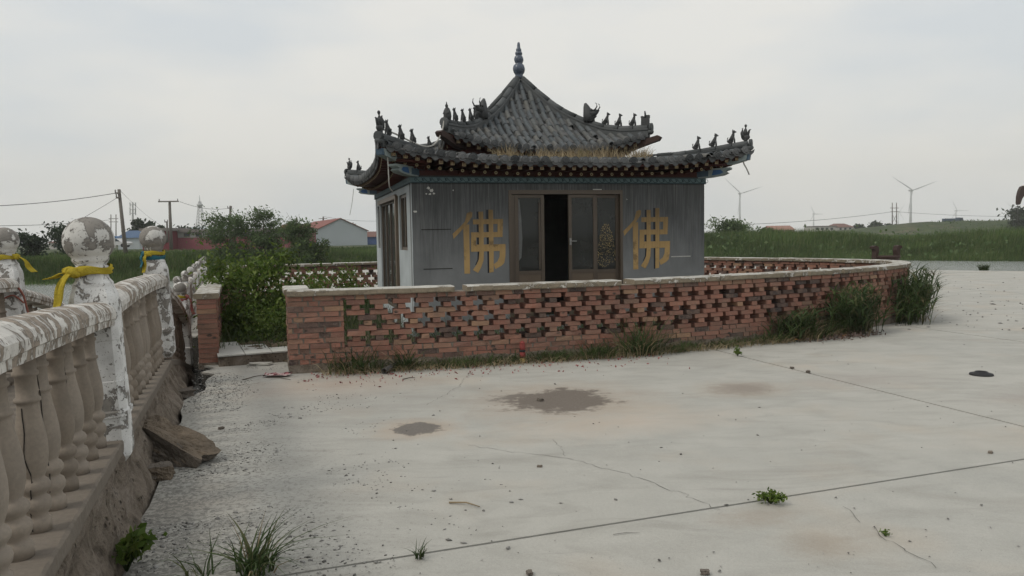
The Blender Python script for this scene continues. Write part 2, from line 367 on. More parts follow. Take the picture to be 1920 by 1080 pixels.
def mud_mat():
    s = NT('muddy_concrete'); p = s.pos(); f = s.noise(p, 6, 8, .65, .5); c = s.ramp(f, [(.3, (.07, .055, .042)), (.42, (.165, .135, .105)), (.53, (.24, .20, .16)), (.72, (.31, .27, .23))])
    g = s.noise(p, 45, 5, .7); c = s.mix(s.mr(g, .55, .7, 0, .7), c, (.06, .05, .042)); pit = s.m('MAXIMUM', s.mr(s.vor(p, 22), .1, .28), s.mr(s.noise(p, 5, 3), .62, .5)); c = s.mix(s.m('SUBTRACT', 1., pit), c, (.035, .028, .022)); return s.fin(c, .95, s.m('ADD', s.m('ADD', f, s.m('MULTIPLY', g, .6)), s.m('MULTIPLY', pit, .5)), 1., .05)
def land_mat():
    s = NT('bank_soil'); p = s.pos(); f = s.noise(p, .09, 5, .6); g = s.noise(p, .35, 6, .7)
    c = s.mix(s.mr(f, .42, .58), (.04, .062, .022), (.06, .08, .03)); c = s.mix(s.mr(s.noise(p, .05, 5, .65), .53, .62, 0, .8), c, (.15, .115, .08))
    return s.fin(s.mix(s.mr(g, .4, .6, 0, .75), c, (.03, .045, .02)), .95, g, .5, .3)

MT = {}
MT['slab'] = concrete_mat(); MT['brick'] = brick_mat(); MT['tile'] = tile_mat()
MT['cap'] = m_plain('dark_eave_tile', (.04, .046, .05), .7, .45, 6, 40, .4, .005, isl=.35)
MT['pan'] = m_plain('gap_shade_pan_tile', (.026, .027, .027), .85, .5, 5, 40, .4, .005, isl=.5)  # pans and deck: shade of the gaps between barrels put into the colour
MT['mortar'] = m_plain('brick_mortar', (.22, .195, .165), .95, .3, 8, 60, .5)
MT['coping'] = m_peel('coping_peeling_white', (.225, .19, .14), (.58, .56, .52), 7, .56, .02, .3, bd=.003)
MT['copingtop'] = m_peel('coping_top_whitewash', (.30, .27, .22), (.52, .51, .47), 5, .47, .02, .35)
MT['post'] = m_peel('post_flaking_whitewash', (.25, .235, .215), (.72, .72, .71), 11, .462, .008, .3)
MT['ballm'] = m_peel('ball_flaking_whitewash', (.23, .215, .195), (.64, .63, .60), 8, .535, .006, .35)
MT['rail'] = m_peel('rail_flaking_whitewash', (.29, .245, .20), (.66, .64, .60), 13, .495, .010, .3, (.32, 1., .6))
MT['baluster'] = m_plain('bare_cast_concrete', (.255, .21, .163), .85, .42, 6, 70, .35, .003, isl=.25)
MT['mud'] = mud_mat(); MT['curb'] = m_plain('worn_curb_concrete', (.18, .155, .128), .9, .3, 7, 50, .5, .004)
MT['crack'] = m_plain('crack_dark', (.03, .028, .025), 1, .2)
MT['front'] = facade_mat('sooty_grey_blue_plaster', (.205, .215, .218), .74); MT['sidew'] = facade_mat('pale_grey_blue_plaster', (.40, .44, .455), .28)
MT['inside'] = m_plain('shaded_interior', (.05, .048, .045), .95); MT['ochre'] = lettering_mat(); MT['letterdark'] = m_plain('dark_letter_strip', (.03, .033, .04), .9)  # floor, ceiling and altar colour holds the shade of the closed room
MT['alu'] = m_plain('brown_aluminium', (.095, .072, .052), .5, .2, 3, 50, .1, .001, spec=.5); MT['alup'] = m_plain('brown_door_panel', (.135, .10, .068), .5, .2, 3, 50, .1, .001, spec=.5)
MT['glass'] = glass_mat('dusty_glass', .45); MT['band'] = m_plain('painted_teal_band', (.10, .155, .165), .7, .35, 5, 40, .2); MT['bandd'] = m_plain('dark_teal_scroll', (.018, .035, .045), .7, .2)
MT['red'] = m_plain('dark_red_eaves_paint', (.062, .018, .014), .7, .4, 5, 50, .2); MT['yellow'] = m_plain('yellow_rafter_end', (.30, .26, .15), .7, .35, 9, 60, .1); MT['redl'] = m_plain('red_rafter_pattern', (.10, .03, .02), .8)
MT['bluep'] = m_plain('blue_beam_paint', (.045, .12, .27), .6, .3, 8); MT['whitep'] = m_plain('pale_blue_beam_paint', (.25, .30, .30), .6, .35, 8); MT['navy'] = m_plain('grey_blue_beam_paint', (.06, .10, .14), .6, .3, 8)
MT['steel'] = m_plain('dull_steel', (.35, .35, .34), .4, .2); MT['ridge'] = m_plain('ridge_tile_grey', (.06, .067, .07), .75, .4, 4, 40, .5, .006, isl=.15); MT['figure'] = m_plain('dark_glazed_figure', (.055, .058, .06), .6, .4, 8, 60, .4)
MT['finial'] = m_plain('blue_grey_glazed_finial', (.055, .075, .11), .25, .3, 6, 50, .1, .002, spec=.6)
MT['water'] = water_mat(); MT['land'] = land_mat(); MT['cable'] = m_plain('pale_cable', (.42, .41, .38), .7); MT['wire'] = m_plain('dark_wire', (.10, .10, .10), .7)
MT['pole'] = m_plain('concrete_pole', (.17, .155, .14), .9); MT['bark'] = m_plain('bark', (.07, .055, .042), .95, .4, 10, 60, .6)
G1, G2, G3, G4 = (.04, .07, .022), (.065, .11, .034), (.095, .145, .05), (.14, .15, .065)
MT['reed'] = m_leaf('bank_reed', [(.05, .095, .027), (.08, .14, .037), (.115, .175, .052), (.16, .18, .075)], nsc=.16)
MT['grass'] = m_leaf('wall_foot_grass', [G1, G2, G2, G3, (.16, .135, .07)], nsc=2.); MT['dry'] = m_leaf('dry_straw', [(.42, .34, .20), (.32, .24, .13), (.52, .43, .28), (.20, .145, .085)], nsc=3., trans=.1)
MT['bush'] = m_leaf('bush_leaf', [(.07, .12, .02), (.105, .175, .03), (.15, .22, .042), (.20, .25, .06)], nsc=1.6, trans=.35)
MT['treel'] = m_leaf('tree_leaf', [(.10, .165, .065), (.14, .215, .085), (.185, .25, .11)], nsc=.5, trans=.45); MT['fartree'] = m_leaf('far_tree_leaf', [(.03, .055, .03), (.055, .08, .04)], nsc=.3)
MT['yellowcloth'] = m_plain('yellow_cloth', (.46, .36, .05), 1., .45, 16, 120, .9, .006, spec=0.); MT['tealcloth'] = m_plain('teal_cloth', (.03, .13, .17), .85, .3, 14); MT['pinkcloth'] = m_plain('faded_pink_cloth', (.42, .16, .15), .85, .35, 14); MT['redcloth'] = m_plain('dull_red_cord', (.32, .12, .09), .85, .35, 20)
MT['rubble'] = m_plain('broken_concrete', (.15, .13, .11), .95, .5, 9, 50, .9, .02); MT['rubbletop'] = m_plain('ochre_broken_face', (.175, .14, .105), .95, .55, 14, 45, 1., .03)
MT['rubber'] = m_plain('black_rubber', (.022, .022, .024), .6, .3, 9); MT['rust'] = m_plain('rusty_cast_iron', (.05, .03, .025), .7, .4, 6, 50, .4); MT['white'] = m_plain('white_floor_tile', (.50, .50, .47), .5, .2, 3)
MT['pebble'] = m_plain('grit', (.19, .185, .17), .95, .3, 20, 90, .4, isl=.5); MT['redpaper'] = m_plain('red_firecracker_paper', (.33, .06, .05), .9, .4, 20, isl=.5); MT['joint'] = m_plain('joint_dirt', (.035, .03, .025), 1.)
MT['soil'] = m_plain('garden_soil', (.12, .095, .065), .95, .4, 3, 30, .8, .03)
# ---------------------------------------------------------------- the setting: water, land, platform
def clip(poly, p, n, off=0.0):
    out = []; d = [(q[0] - p[0]) * n[0] + (q[1] - p[1]) * n[1] - off for q in poly]
    for i in range(len(poly)):
        a, b, da, db = poly[i], poly[(i + 1) % len(poly)], d[i], d[(i + 1) % len(poly)]
        if da >= 0: out.append(a)
        if da * db < 0: t = da / (da - db); out.append((a[0] + (b[0] - a[0]) * t, a[1] + (b[1] - a[1]) * t))
    return out
def B(s, o=0.0):
    """point s metres along the bridge beam line (s = 0 level with the near frame edge), o metres to the right"""
    return (-1.92 + BE.x * s + BN.x * o, 3.59 + BE.y * s + BN.y * o)
edge = []
for i in range(-30, 135):
    s = i * .25; j = .0 + .03 * random.random() + (.06 + .22 * random.random() if 4.3 < s < 6.6 else 0) + (.05 * random.random() if s < 4 else 0) - (.62 + .0185 * (s - 10) if s > 9.9 else 0)
    edge.append(B(s, j))
plat = [tuple(p) for p in edge] + [(-9, 39), (2, 40), (10.94, 35.6), (17.3, 29.4), (20.5, 27), (27, 18), (30, 0), (28, -10), (2, -10)]
J2p, J2d = (-.86, 3.65), Vector((4.39, 1.56)).normalized(); J1p, J1d = (2.7, 10.6), Vector((1.41, -4.52)).normalized()
g3 = gp(1780, 622)
lines = [(J2p, (-J2d.y, J2d.x)), (J1p, (-J1d.y, J1d.x)), ((g3.x, g3.y), (-J1d.y, J1d.x)), ((g3.x + 7.8, g3.y), (-J1d.y, J1d.x)), ((J2p[0] - 3, J2p[1] + 17.), (-J2d.y, J2d.x))]
platform = bpy.data.objects.new('platform', None); link(platform); tag(platform, kind='structure')
polys = [plat]
for p, n in lines:
    nn = []
    for q in polys:
        for sg in (1, -1):
            c = clip(q, p, (n[0] * sg, n[1] * sg), .006 if p == J2p else .018)
            if len(c) > 2: nn.append(c)
    polys = nn
for q in polys:
    if len(q) < 3: continue
    z = random.uniform(-.004, .002); mb = MB(); mb.prism(q, -1.3, z, 'xy'); mb.build('slab', MT['slab'], platform)
mb = MB(); mb.prism(clip(plat, (0, 0), (0, 1), -9.9), -1.25, -.022, 'xy'); mb.build('joint_filler', MT['joint'], platform)
def crack(pts, w=.008, jit=.02, step=.05):
    P = [Vector(p) for p in pts]; Q = []
    for a, b in zip(P[:-1], P[1:]):
        n = max(2, int((b - a).length / step))
        for i in range(n): Q.append(a.lerp(b, i / n) + Vector((random.gauss(0, jit), random.gauss(0, jit))))
    Q.append(P[-1]); vs = []; fs = []
    for i, q in enumerate(Q):
        t = (Q[min(i + 1, len(Q) - 1)] - Q[max(i - 1, 0)]).normalized(); n = Vector((-t.y, t.x)) * w * random.uniform(.3, 1) * .5
        vs += [(q.x - n.x, q.y - n.y, .004), (q.x + n.x, q.y + n.y, .004)]
        if i: fs.append((2 * i - 2, 2 * i, 2 * i + 1, 2 * i - 1))
    mb = MB(); mb.add(vs, fs); mb.build('crack', MT['crack'], platform)
g2 = lambda u, v: gp(u, v).to_2d()
crack([g2(880, 836), g2(960, 848), g2(1060, 858), g2(1120, 875), g2(1190, 893), g2(1260, 920), g2(1350, 956)], .004, .012)
crack([g2(1040, 825), g2(1060, 856)], .003, .01)
crack([g2(1585, 952), g2(1612, 980)], .004, .01); crack([g2(1640, 990), g2(1665, 1012), g2(1700, 1035), g2(1755, 1066)], .005, .012)
crack([g2(1150, 1003), g2(1200, 1000)], .006, .01); crack([g2(885, 695), g2(860, 725), g2(800, 760)], .0035, .015)
crack([g2(420, 745), g2(470, 720), g2(560, 705)], .008, .03)

wv = [(r * sin(a), r * cos(a), -.6) for r in (0.01, 90) for a in np.linspace(0, 2 * pi, 64, endpoint=False)]
mb = MB(); mb.add(wv, [(k, (k + 1) % 64, 64 + (k + 1) % 64, 64 + k) for k in range(64)]); tag(mb.build('water', MT['water'], fix=False), kind='structure')

def rw(th):     # water's edge, metres from the origin, by bearing (degrees)
    return float(np.interp(th, [-180, -60, -35, -24, -10, 5, 17, 27, 34, 60, 180], [60, 50, 48.5, 47.2, 52, 62, 64, 62.5, 61.5, 60, 60]))
def land_z(r, th):
    w = rw(th); q = min(1, max(0, (r - w + 1) / 11)); q = q * q * (3 - 2 * q)
    zt = float(np.interp(th, [-60, -35, -20, -8, 12, 18, 24, 27, 31, 60], [.35, .3, .3, .35, .85, .9, .6, .3, .55, .7]))
    x, y = r * sin(radians(th)), r * cos(radians(th))
    z = -1.1 + (zt + 1.1) * q + .25 * q * mnoise.noise((x * .08, y * .08, 0)) * min(1, 200 / r)
    far = min(1, max(0, (r - 75) / 40)); z = z * (1 - far) + (.45 if th < 10 else -.1) * far
    if 16 < th < 100:       # the dike beyond the right bank
        k = min(1, max(0, (th - 19) / 9)); d = max(0, 1 - abs(r - 262) / 26); top = 3.9 * k * min(1, d * 1.6) * (1 + .06 * mnoise.noise((th * .8, r * .05, 1))); z = max(z, z + top)
    return z
rs = np.concatenate([np.arange(45, 80, 1.3), np.arange(80, 130, 6), np.arange(130, 320, 8), np.geomspace(330, 2450, 16)])
ths = np.concatenate([np.arange(-180, -45, 7.5), np.arange(-45, 45, .75), np.arange(45, 180, 7.5)])
V = []; F = []
for r in rs:
    for t in ths: V.append((r * sin(radians(t)), r * cos(radians(t)), land_z(r, t)))
n = len(ths)
for i in range(len(rs) - 1):
    for k in range(n): F.append((i * n + k, (i + 1) * n + k, (i + 1) * n + (k + 1) % n, i * n + (k + 1) % n))
o = np_obj('land', V, F, MT['land'], smooth=True); tag(o, kind='structure')

# ---------------------------------------------------------------- pieces: the largest as parts, the rest joined
def pieces(kind, joined, proto, plist, parent, nmax, mat, key):
    """plist: (Vector, Matrix3, scale); the nmax with the smallest key become objects that share one mesh"""
    plist = sorted(plist, key=key); me = proto.mesh(kind)
    bm = bmesh.new(); bm.from_mesh(me); bmesh.ops.recalc_face_normals(bm, faces=bm.faces); bm.to_mesh(me); bm.free()
    for m in (mat if isinstance(mat, (list, tuple)) else [mat]): me.materials.append(m)
    for loc, M3, sc in plist[:nmax]: inst(kind, me, loc, M3, parent, sc)
    rest = plist[nmax:]
    if not rest: return
    pv = np.array([v.co[:] for v in me.vertices]); V = []; F = []; mi = []; sm = []
    for k, (loc, M3, sc) in enumerate(rest):
        A = np.array(M3) @ np.diag(sc if sc is not None else (1, 1, 1)); V.append(pv @ A.T + np.array(loc))
        F += [tuple(i + k * len(pv) for i in p.vertices) for p in me.polygons]; mi += [p.material_index for p in me.polygons]; sm += [p.use_smooth for p in me.polygons]
    m2 = bpy.data.meshes.new(joined); m2.from_pydata(np.concatenate(V).tolist(), [], F); m2.polygons.foreach_set('material_index', mi); m2.polygons.foreach_set('use_smooth', sm); m2.update()
    for m in (mat if isinstance(mat, (list, tuple)) else [mat]): m2.materials.append(m)
    o = link(bpy.data.objects.new(joined, m2), parent); tag(o, kind='stuff'); return o
# ---------------------------------------------------------------- the pavilion
PC, PYAW, HW = Vector((.203, 15.027, 0)), .2827, 2.537
pav = thing('pavilion', 'small square shrine pavilion with two tiered grey tile roof and ochre wall characters', 'pavilion', PC, PYAW)
def holed_wall(us, zs, holes, d0, d1, flip):
    """wall in the (u,z) plane, thickness d0..d1, with rectangular openings"""
    mb = MB(); nu, nz = len(us), len(zs); P = lambda u, z, d: (d, u, z) if flip else (u, d, z)
    ix = {}
    def vid(i, j, d):
        if (i, j, d) not in ix: ix[(i, j, d)] = len(mb.v); mb.v.append(P(us[i], zs[j], d))
        return ix[(i, j, d)]
    def hole(i, j):
        if i < 0 or j < 0 or i >= nu - 1 or j >= nz - 1: return True
        u, z = (us[i] + us[i + 1]) / 2, (zs[j] + zs[j + 1]) / 2
        return any(a < u < b and c < z < d for a, b, c, d in holes)
    def fc(*q): mb.f.append(q); mb.m.append(0); mb.sm.append(False)
    for i in range(nu - 1):
        for j in range(nz - 1):
            if hole(i, j): continue
            fc(vid(i, j, d0), vid(i + 1, j, d0), vid(i + 1, j + 1, d0), vid(i, j + 1, d0)); fc(vid(i, j, d1), vid(i, j + 1, d1), vid(i + 1, j + 1, d1), vid(i + 1, j, d1))
            for (a, b, q) in ((i - 1, j, ((i, j), (i, j + 1))), (i + 1, j, ((i + 1, j + 1), (i + 1, j))), (i, j - 1, ((i + 1, j), (i, j))), (i, j + 1, ((i, j + 1), (i + 1, j + 1)))):
                if hole(a, b): fc(vid(*q[0], d0), vid(*q[1], d0), vid(*q[1], d1), vid(*q[0], d1))
    return mb
H = HW; T = .22
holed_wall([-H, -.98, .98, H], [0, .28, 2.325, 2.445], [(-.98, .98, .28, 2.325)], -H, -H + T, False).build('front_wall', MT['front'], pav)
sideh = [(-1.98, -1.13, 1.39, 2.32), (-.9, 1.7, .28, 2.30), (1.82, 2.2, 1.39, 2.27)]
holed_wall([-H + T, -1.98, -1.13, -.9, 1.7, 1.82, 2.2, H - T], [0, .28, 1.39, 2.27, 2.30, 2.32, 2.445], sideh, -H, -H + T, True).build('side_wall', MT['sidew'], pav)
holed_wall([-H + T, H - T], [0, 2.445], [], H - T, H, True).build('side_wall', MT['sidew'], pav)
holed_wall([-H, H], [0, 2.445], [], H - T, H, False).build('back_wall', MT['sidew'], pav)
mb = MB(); mb.box(-H + T, H - T, -H + T, H - T, 0, .26); mb.build('floor', MT['inside'], pav)
mb = MB(); mb.box(-H + .01, H - .01, -H + .01, H - .01, 2.447, 2.56); mb.build('ceiling', MT['inside'], pav)
mb = MB(); mb.box(-1.6, -.6, .9, 2.1, .262, 1.2); mb.box(-1.5, -.7, 1.1, 2., 1.2, 1.6); mb.build('altar', MT['inside'], pav)
# corner pilaster, pale like the side wall
mb = MB(); mb.box(-H - .006, -H + .0, -H - .004, -H + .06, .0, 2.443); mb.build('corner_edge', MT['sidew'], pav)
# painted band with its scroll
for q in range(4):
    R = Matrix.Rotation(q * pi / 2, 3, 'Z'); e = H + .018 + .003 * (q % 2)
    mb = MB(); mb.box(-e, e, -H - .022, -H + .10, 2.447, 2.537, M=R)
    bnd = mb.build('painted_band', MT['band'], pav)
    mb = MB(); mb.box(-e, e, -H - .03, -H, 2.439, 2.4465, M=R); mb.build('band_edge', MT['bandd'], bnd)
    if q in (0, 3):
        vs, fs = [], []
        def strip(pts, w):
            b = len(vs); P = [Vector(p) for p in pts]
            for i, p in enumerate(P):
                t = (P[min(i + 1, len(P) - 1)] - P[max(i - 1, 0)]).normalized(); n = Vector((-t.y, t.x)) * w / 2
                for sg in (-1, 1): vs.append(R @ Vector((p.x + n.x * sg, -H - .0245, p.y + n.y * sg)))
                if i: fs.append((b + 2 * i - 2, b + 2 * i, b + 2 * i + 1, b + 2 * i - 1))
        nu = 42; du = 2 * H / nu
        for k in range(nu):
            cx = -H + (k + .5) * du; up = 1 if k % 2 else 1
            sp = [(cx + .004 + (.007 + .019 * t) * cos(5.6 * (1 - t) * 1.35 + .4), 2.494 + (.005 + .022 * t) * sin(5.6 * (1 - t) * 1.35 + .4)) for t in np.linspace(0, 1, 13)]
            strip(sp, .009)
            strip([(cx + .028, 2.502), (cx + .045, 2.480), (cx + .066, 2.462), (cx + .10, 2.462), (cx + .118, 2.48), (cx + .112, 2.508), (cx + .09, 2.522)], .008)
        for z in (2.453, 2.531): strip([(-H, z), (H, z)], .006)
        mb = MB(); mb.add(vs, fs); mb.build('scroll_pattern', MT['bandd'], bnd, fix=False)
# ---- doors: brown sliding leaves in one wide frame
yf = -H - .012
mb = MB()
mb.prism([(-.985, .27), (-.985, 2.335), (1.0, 2.335), (1.0, .27), (.955, .27), (.955, 2.27), (-.93, 2.27), (-.93, .27)], yf, yf + .13, 'xz')
fr = mb.build('door_frame', MT['alu'], pav); tag(fr, 'wide brown aluminium frame of the sliding doors')
mb = MB(); mb.box(.47, .62, yf - .004, yf + .03, 2.338, 2.352); mb.build('paint_flake', MT['white'], fr)
def leaf(x0, x1, y, midz=.86, z0=.285, z1=2.262, st=.055, rail=.05, panel='alup', ang=0., hinge=None, label=None, pane=True):
    M = Matrix.Identity(4)
    if ang: M = Matrix.Translation((hinge, y, 0)) @ Matrix.Rotation(ang, 4, 'Z') @ Matrix.Translation((-hinge, -y, 0))
    mb = MB(); d = .04
    mb.prism([(x0, z0), (x1, z0), (x1, z1), (x0, z1)], y, y + .001, 'xz') if False else None
    o = thing_part = bpy.data.objects.new('door_leaf', None)
    b = MB()
    for q in ((x0, x0 + st, z0, z1), (x1 - st, x1, z0, z1)): b.box(q[0], q[1], y, y + d, q[2], q[3], M=M)
    for q in ((z1 - rail, z1), (midz - .03, midz + .03), (z0, z0 + rail)): b.box(x0 + st, x1 - st, y + .003, y + d - .003, q[0], q[1], M=M)
    o = b.build('door_leaf', MT['alu'], pav)
    if label: tag(o, label)
    b = MB(); b.box(x0 + st, x1 - st, y + .012, y + .024, z0 + rail, midz - .03, M=M); b.build('door_panel', MT[panel], o)
    if pane: b = MB(); b.box(x0 + st, x1 - st, y + .016, y + .021, midz + .03, z1 - rail, M=M); b.build('glass_pane', MT['glass'], o)
    return o
l1 = leaf(-.875, -.375, yf + .035, 1.0, st=.06, label='warped left door leaf with a torn glazing bead'); 
mb = MB(); mb.prism([(-.475, 1.05), (-.455, 1.05), (-.445, 1.5), (-.452, 2.1), (-.47, 2.2), (-.478, 1.8)], yf + .02, yf + .03, 'xz'); mb.build('loose_bead', MT['alu'], l1)
mb = MB(); mb.prism([(-.81, 2.19), (-.79, 2.18), (-.76, 1.85), (-.75, 1.55), (-.77, 1.25), (-.81, 1.2)], yf + .045, yf + .048, 'xz'); mb.build('paper_scrap', m_plain('grey_window_paper', (.16, .165, .165), .9), l1)
l2 = leaf(.04, .53, yf + .02, 1.0, label='half open door leaf with lever handle')
mb = MB(); mb.box(.052, .082, yf + .006, yf + .02, 1.44, 1.55); mb.tube([(.067, yf + .006, 1.5), (.067, yf - .03, 1.5), (.16, yf - .03, 1.5)], .009, 6); mb.build('lever_handle', MT['steel'], l2)
l3 = leaf(.515, .957, yf + .075, .99, label='right door leaf with peeled yellow sticker flecks')
mb = MB(); mb.box(-.935, -.88, yf + .03, yf + .06, .285, 2.262); mb.build('jamb_strip', MT['alu'], fr)
# peeled sticker: yellow flecks in the shape of a vase
mb = MB(); random.seed(5); 
for k in range(420):
    t = random.random(); z = 1.06 + .72 * t; w = .19 * (1 - t) ** .45 * (.55 + .45 * sin(min(1, t * 2.2) * pi / 1.6)) + .015
    xx = .735 + random.uniform(-w, w); 
    if random.random() < .25 and t < .4: continue
    r = random.uniform(.004, .0095); n = 6; a0 = random.random() * 6
    mb.add([(xx + r * random.uniform(.5, 1) * cos(a0 + 2 * pi * i / n), yf + .0905, z + r * random.uniform(.6, 1.1) * sin(a0 + 2 * pi * i / n)) for i in range(n)], [tuple(range(n))])
o = mb.build('sticker_flecks', m_plain('yellow_sticker', (.42, .31, .14), .8, .4, 30), l3, fix=False); o['kind'] = 'stuff'
# ---- lettering (the character for Buddha, twice)
CH = [[(335, 165), (372, 148), (392, 160), (388, 205), (355, 255), (300, 330), (190, 452), (180, 395), (255, 325), (310, 262)], [(293, 300), (355, 292), (355, 845), (296, 845)],
      [(395, 238), (715, 235), (715, 290), (395, 293)], [(658, 290), (715, 290), (710, 382), (655, 382)], [(372, 382), (710, 382), (708, 440), (375, 440)], [(372, 440), (428, 440), (425, 522), (370, 522)],
      [(370, 522), (740, 520), (738, 597), (370, 600)], [(676, 597), (738, 597), (735, 665), (722, 735), (690, 768), (625, 802), (608, 748), (650, 715), (672, 665)],
      [(456, 152), (505, 150), (505, 240), (458, 240)], [(456, 293), (505, 292), (505, 382), (456, 382)], [(456, 440), (505, 440), (505, 522), (456, 522)], [(458, 600), (505, 598), (500, 700), (475, 775), (440, 840), (385, 806), (425, 748), (450, 690)],
      [(562, 130), (610, 130), (610, 237), (562, 237)], [(562, 292), (610, 292), (610, 382), (562, 382)], [(562, 440), (610, 440), (610, 521), (562, 521)], [(562, 598), (610, 598), (606, 835), (560, 842)]]
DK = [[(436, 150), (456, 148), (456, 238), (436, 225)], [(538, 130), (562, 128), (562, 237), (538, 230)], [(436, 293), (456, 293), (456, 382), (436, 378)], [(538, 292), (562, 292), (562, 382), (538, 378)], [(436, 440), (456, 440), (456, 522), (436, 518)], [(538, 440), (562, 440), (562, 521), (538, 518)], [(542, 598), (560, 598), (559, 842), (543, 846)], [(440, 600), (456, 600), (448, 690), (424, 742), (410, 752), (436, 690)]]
for x0, w, z0, hh, lab in ((1.011, .869, 2.034, 1.037, 'ochre Buddha character right of the doors'), (-1.907, .863, 2.023, 1.013, 'smudged ochre Buddha character left of the doors')):
    q = lambda p: (x0 + (p[0] - 180) / 560 * w, z0 - (p[1] - 130) / 720 * hh)
    mb = MB()
    for poly in CH: mb.prism([q(p) for p in poly], -H - .004, -H + .002, 'xz')
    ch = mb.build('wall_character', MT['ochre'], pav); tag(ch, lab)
    for poly in DK: mb = MB(); mb.prism([q(p) for p in poly], -H - .003, -H + .002, 'xz'); mb.build('dark_strip', MT['letterdark'], ch)  # dark strips along the left side of the upright strokes
# tape and scratch marks on the wall
mb = MB(); mb.box(1.90, 2.27, -H - .006, -H, 1.195, 1.212); mb.build('tape_strip', MT['white'], pav)
mb = MB(); mb.box(-2.40, -1.93, -H - .004, -H, 1.715, 1.728); mb.build('wall_scratch', MT['crack'], pav)
mb = MB(); mb.box(-2.38, -1.92, -H - .004, -H, 1.10, 1.112); mb.build('wall_scratch', MT['crack'], pav)
mb = MB()
for (x, z, r) in ((-2.27, 2.36, .03), (-2.23, 2.33, .04), (-2.25, 2.27, .025), (-2.19, 2.28, .022), (-2.49, 2.0, .03), (-1.88, 2.33, .012), (-2.31, 2.275, .015)):
    a0 = random.random(); pts = [(x + r * random.uniform(.5, 1.2) * cos(a0 + i), z + r * random.uniform(.4, 1) * sin(a0 + i)) for i in np.linspace(0, 2 * pi, 9)[:-1]]; mb.prism(pts, -H - .005, -H + .002, 'xz')
mb.build('plaster_chips', MT['white'], pav)['kind'] = 'stuff'
# ---- side wall openings (left wall): door and two windows
def pane_set(y0, y1, z0, z1, name, n, lab=None, pale=False):
    x = -H + .03; mb = MB(); f = .05; am = MT['alu']
    mb.prism([(y0, z0), (y1, z0), (y1, z1), (y0, z1)], x, x + .001, 'yz') if False else None
    mb.box(x, x + .07, y0, y0 + f, z0, z1); mb.box(x, x + .07, y1 - f, y1, z0, z1); mb.box(x + .002, x + .068, y0 + f, y1 - f, z1 - f, z1); mb.box(x + .002, x + .068, y0 + f, y1 - f, z0, z0 + f)
    for i in range(1, n): ym = y0 + (y1 - y0) * i / n; mb.box(x + .004, x + .066, ym - f / 2, ym + f / 2, z0 + f, z1 - f)
    o = mb.build(name, am, pav)
    if lab: tag(o, lab)
    for i in range(n):
        mb = MB(); a, b = y0 + (y1 - y0) * i / n, y0 + (y1 - y0) * (i + 1) / n; mb.box(x + .03, x + .036, a + f * .5, b - f * .5, z0 + f, z1 - f); mb.build('glass_pane', MT['glass'], o)
    return o
pane_set(-1.98, -1.13, 1.39, 2.32, 'side_window', 2); pane_set(1.82, 2.2, 1.39, 2.27, 'side_window', 1)
sdo = pane_set(-.9, 1.7, .285, 2.30, 'side_door', 4, 'brown glazed door set in the left side wall')
mb = MB(); mb.box(-H - .05, -H, -.99, -.86, .0, 2.33); mb.box(-H - .05, -H, -.86, 1.74, 2.28, 2.36); mb.build('door_casing', MT['alup'], sdo)

# ---- roofs
UE, UZ = [0, .01, .24, .51, .7, .97, 1.24, 1.5, 1.84, 2.1], [4.60, 4.57, 4.27, 3.955, 3.78, 3.59, 3.45, 3.385, 3.375, 3.37]
LE, LZ = [1.2, 1.5, 1.82, 2.2, 2.54, 2.86, 3.08, 3.3], [2.93, 2.90, 2.87, 2.87, 2.90, 2.95, 2.98, 3.01]
def zup(x, p): k = .31 * (p / 1.8) ** 4; return float(np.interp(p, UE, UZ)) - k + k * min(1, abs(x) / max(p, 1e-6)) ** 2.5
def zlo(x, p): k = .26 * (p / 3.1) ** 5; return float(np.interp(p, LE, LZ)) - k + k * min(1, abs(x) / max(p, 1e-6)) ** 3
ROOFS = dict(up=dict(z=zup, eave=lambda x: 1.76 + .10 * (abs(x) / 1.85) ** 3, inner=.06, e0=1.86, sp=.142, r=.047, tl=.2),
             lo=dict(z=zlo, eave=lambda x: 2.97 + .14 * (abs(x) / 3.1) ** 3, inner=1.42, e0=3.11, sp=.166, r=.054, tl=.2))
PM = Matrix.Rotation(PYAW, 3, 'Z')
def camd(loc): w = PM @ Vector(loc) + PC; return (w - Vector((0, 0, CAM_H))).length
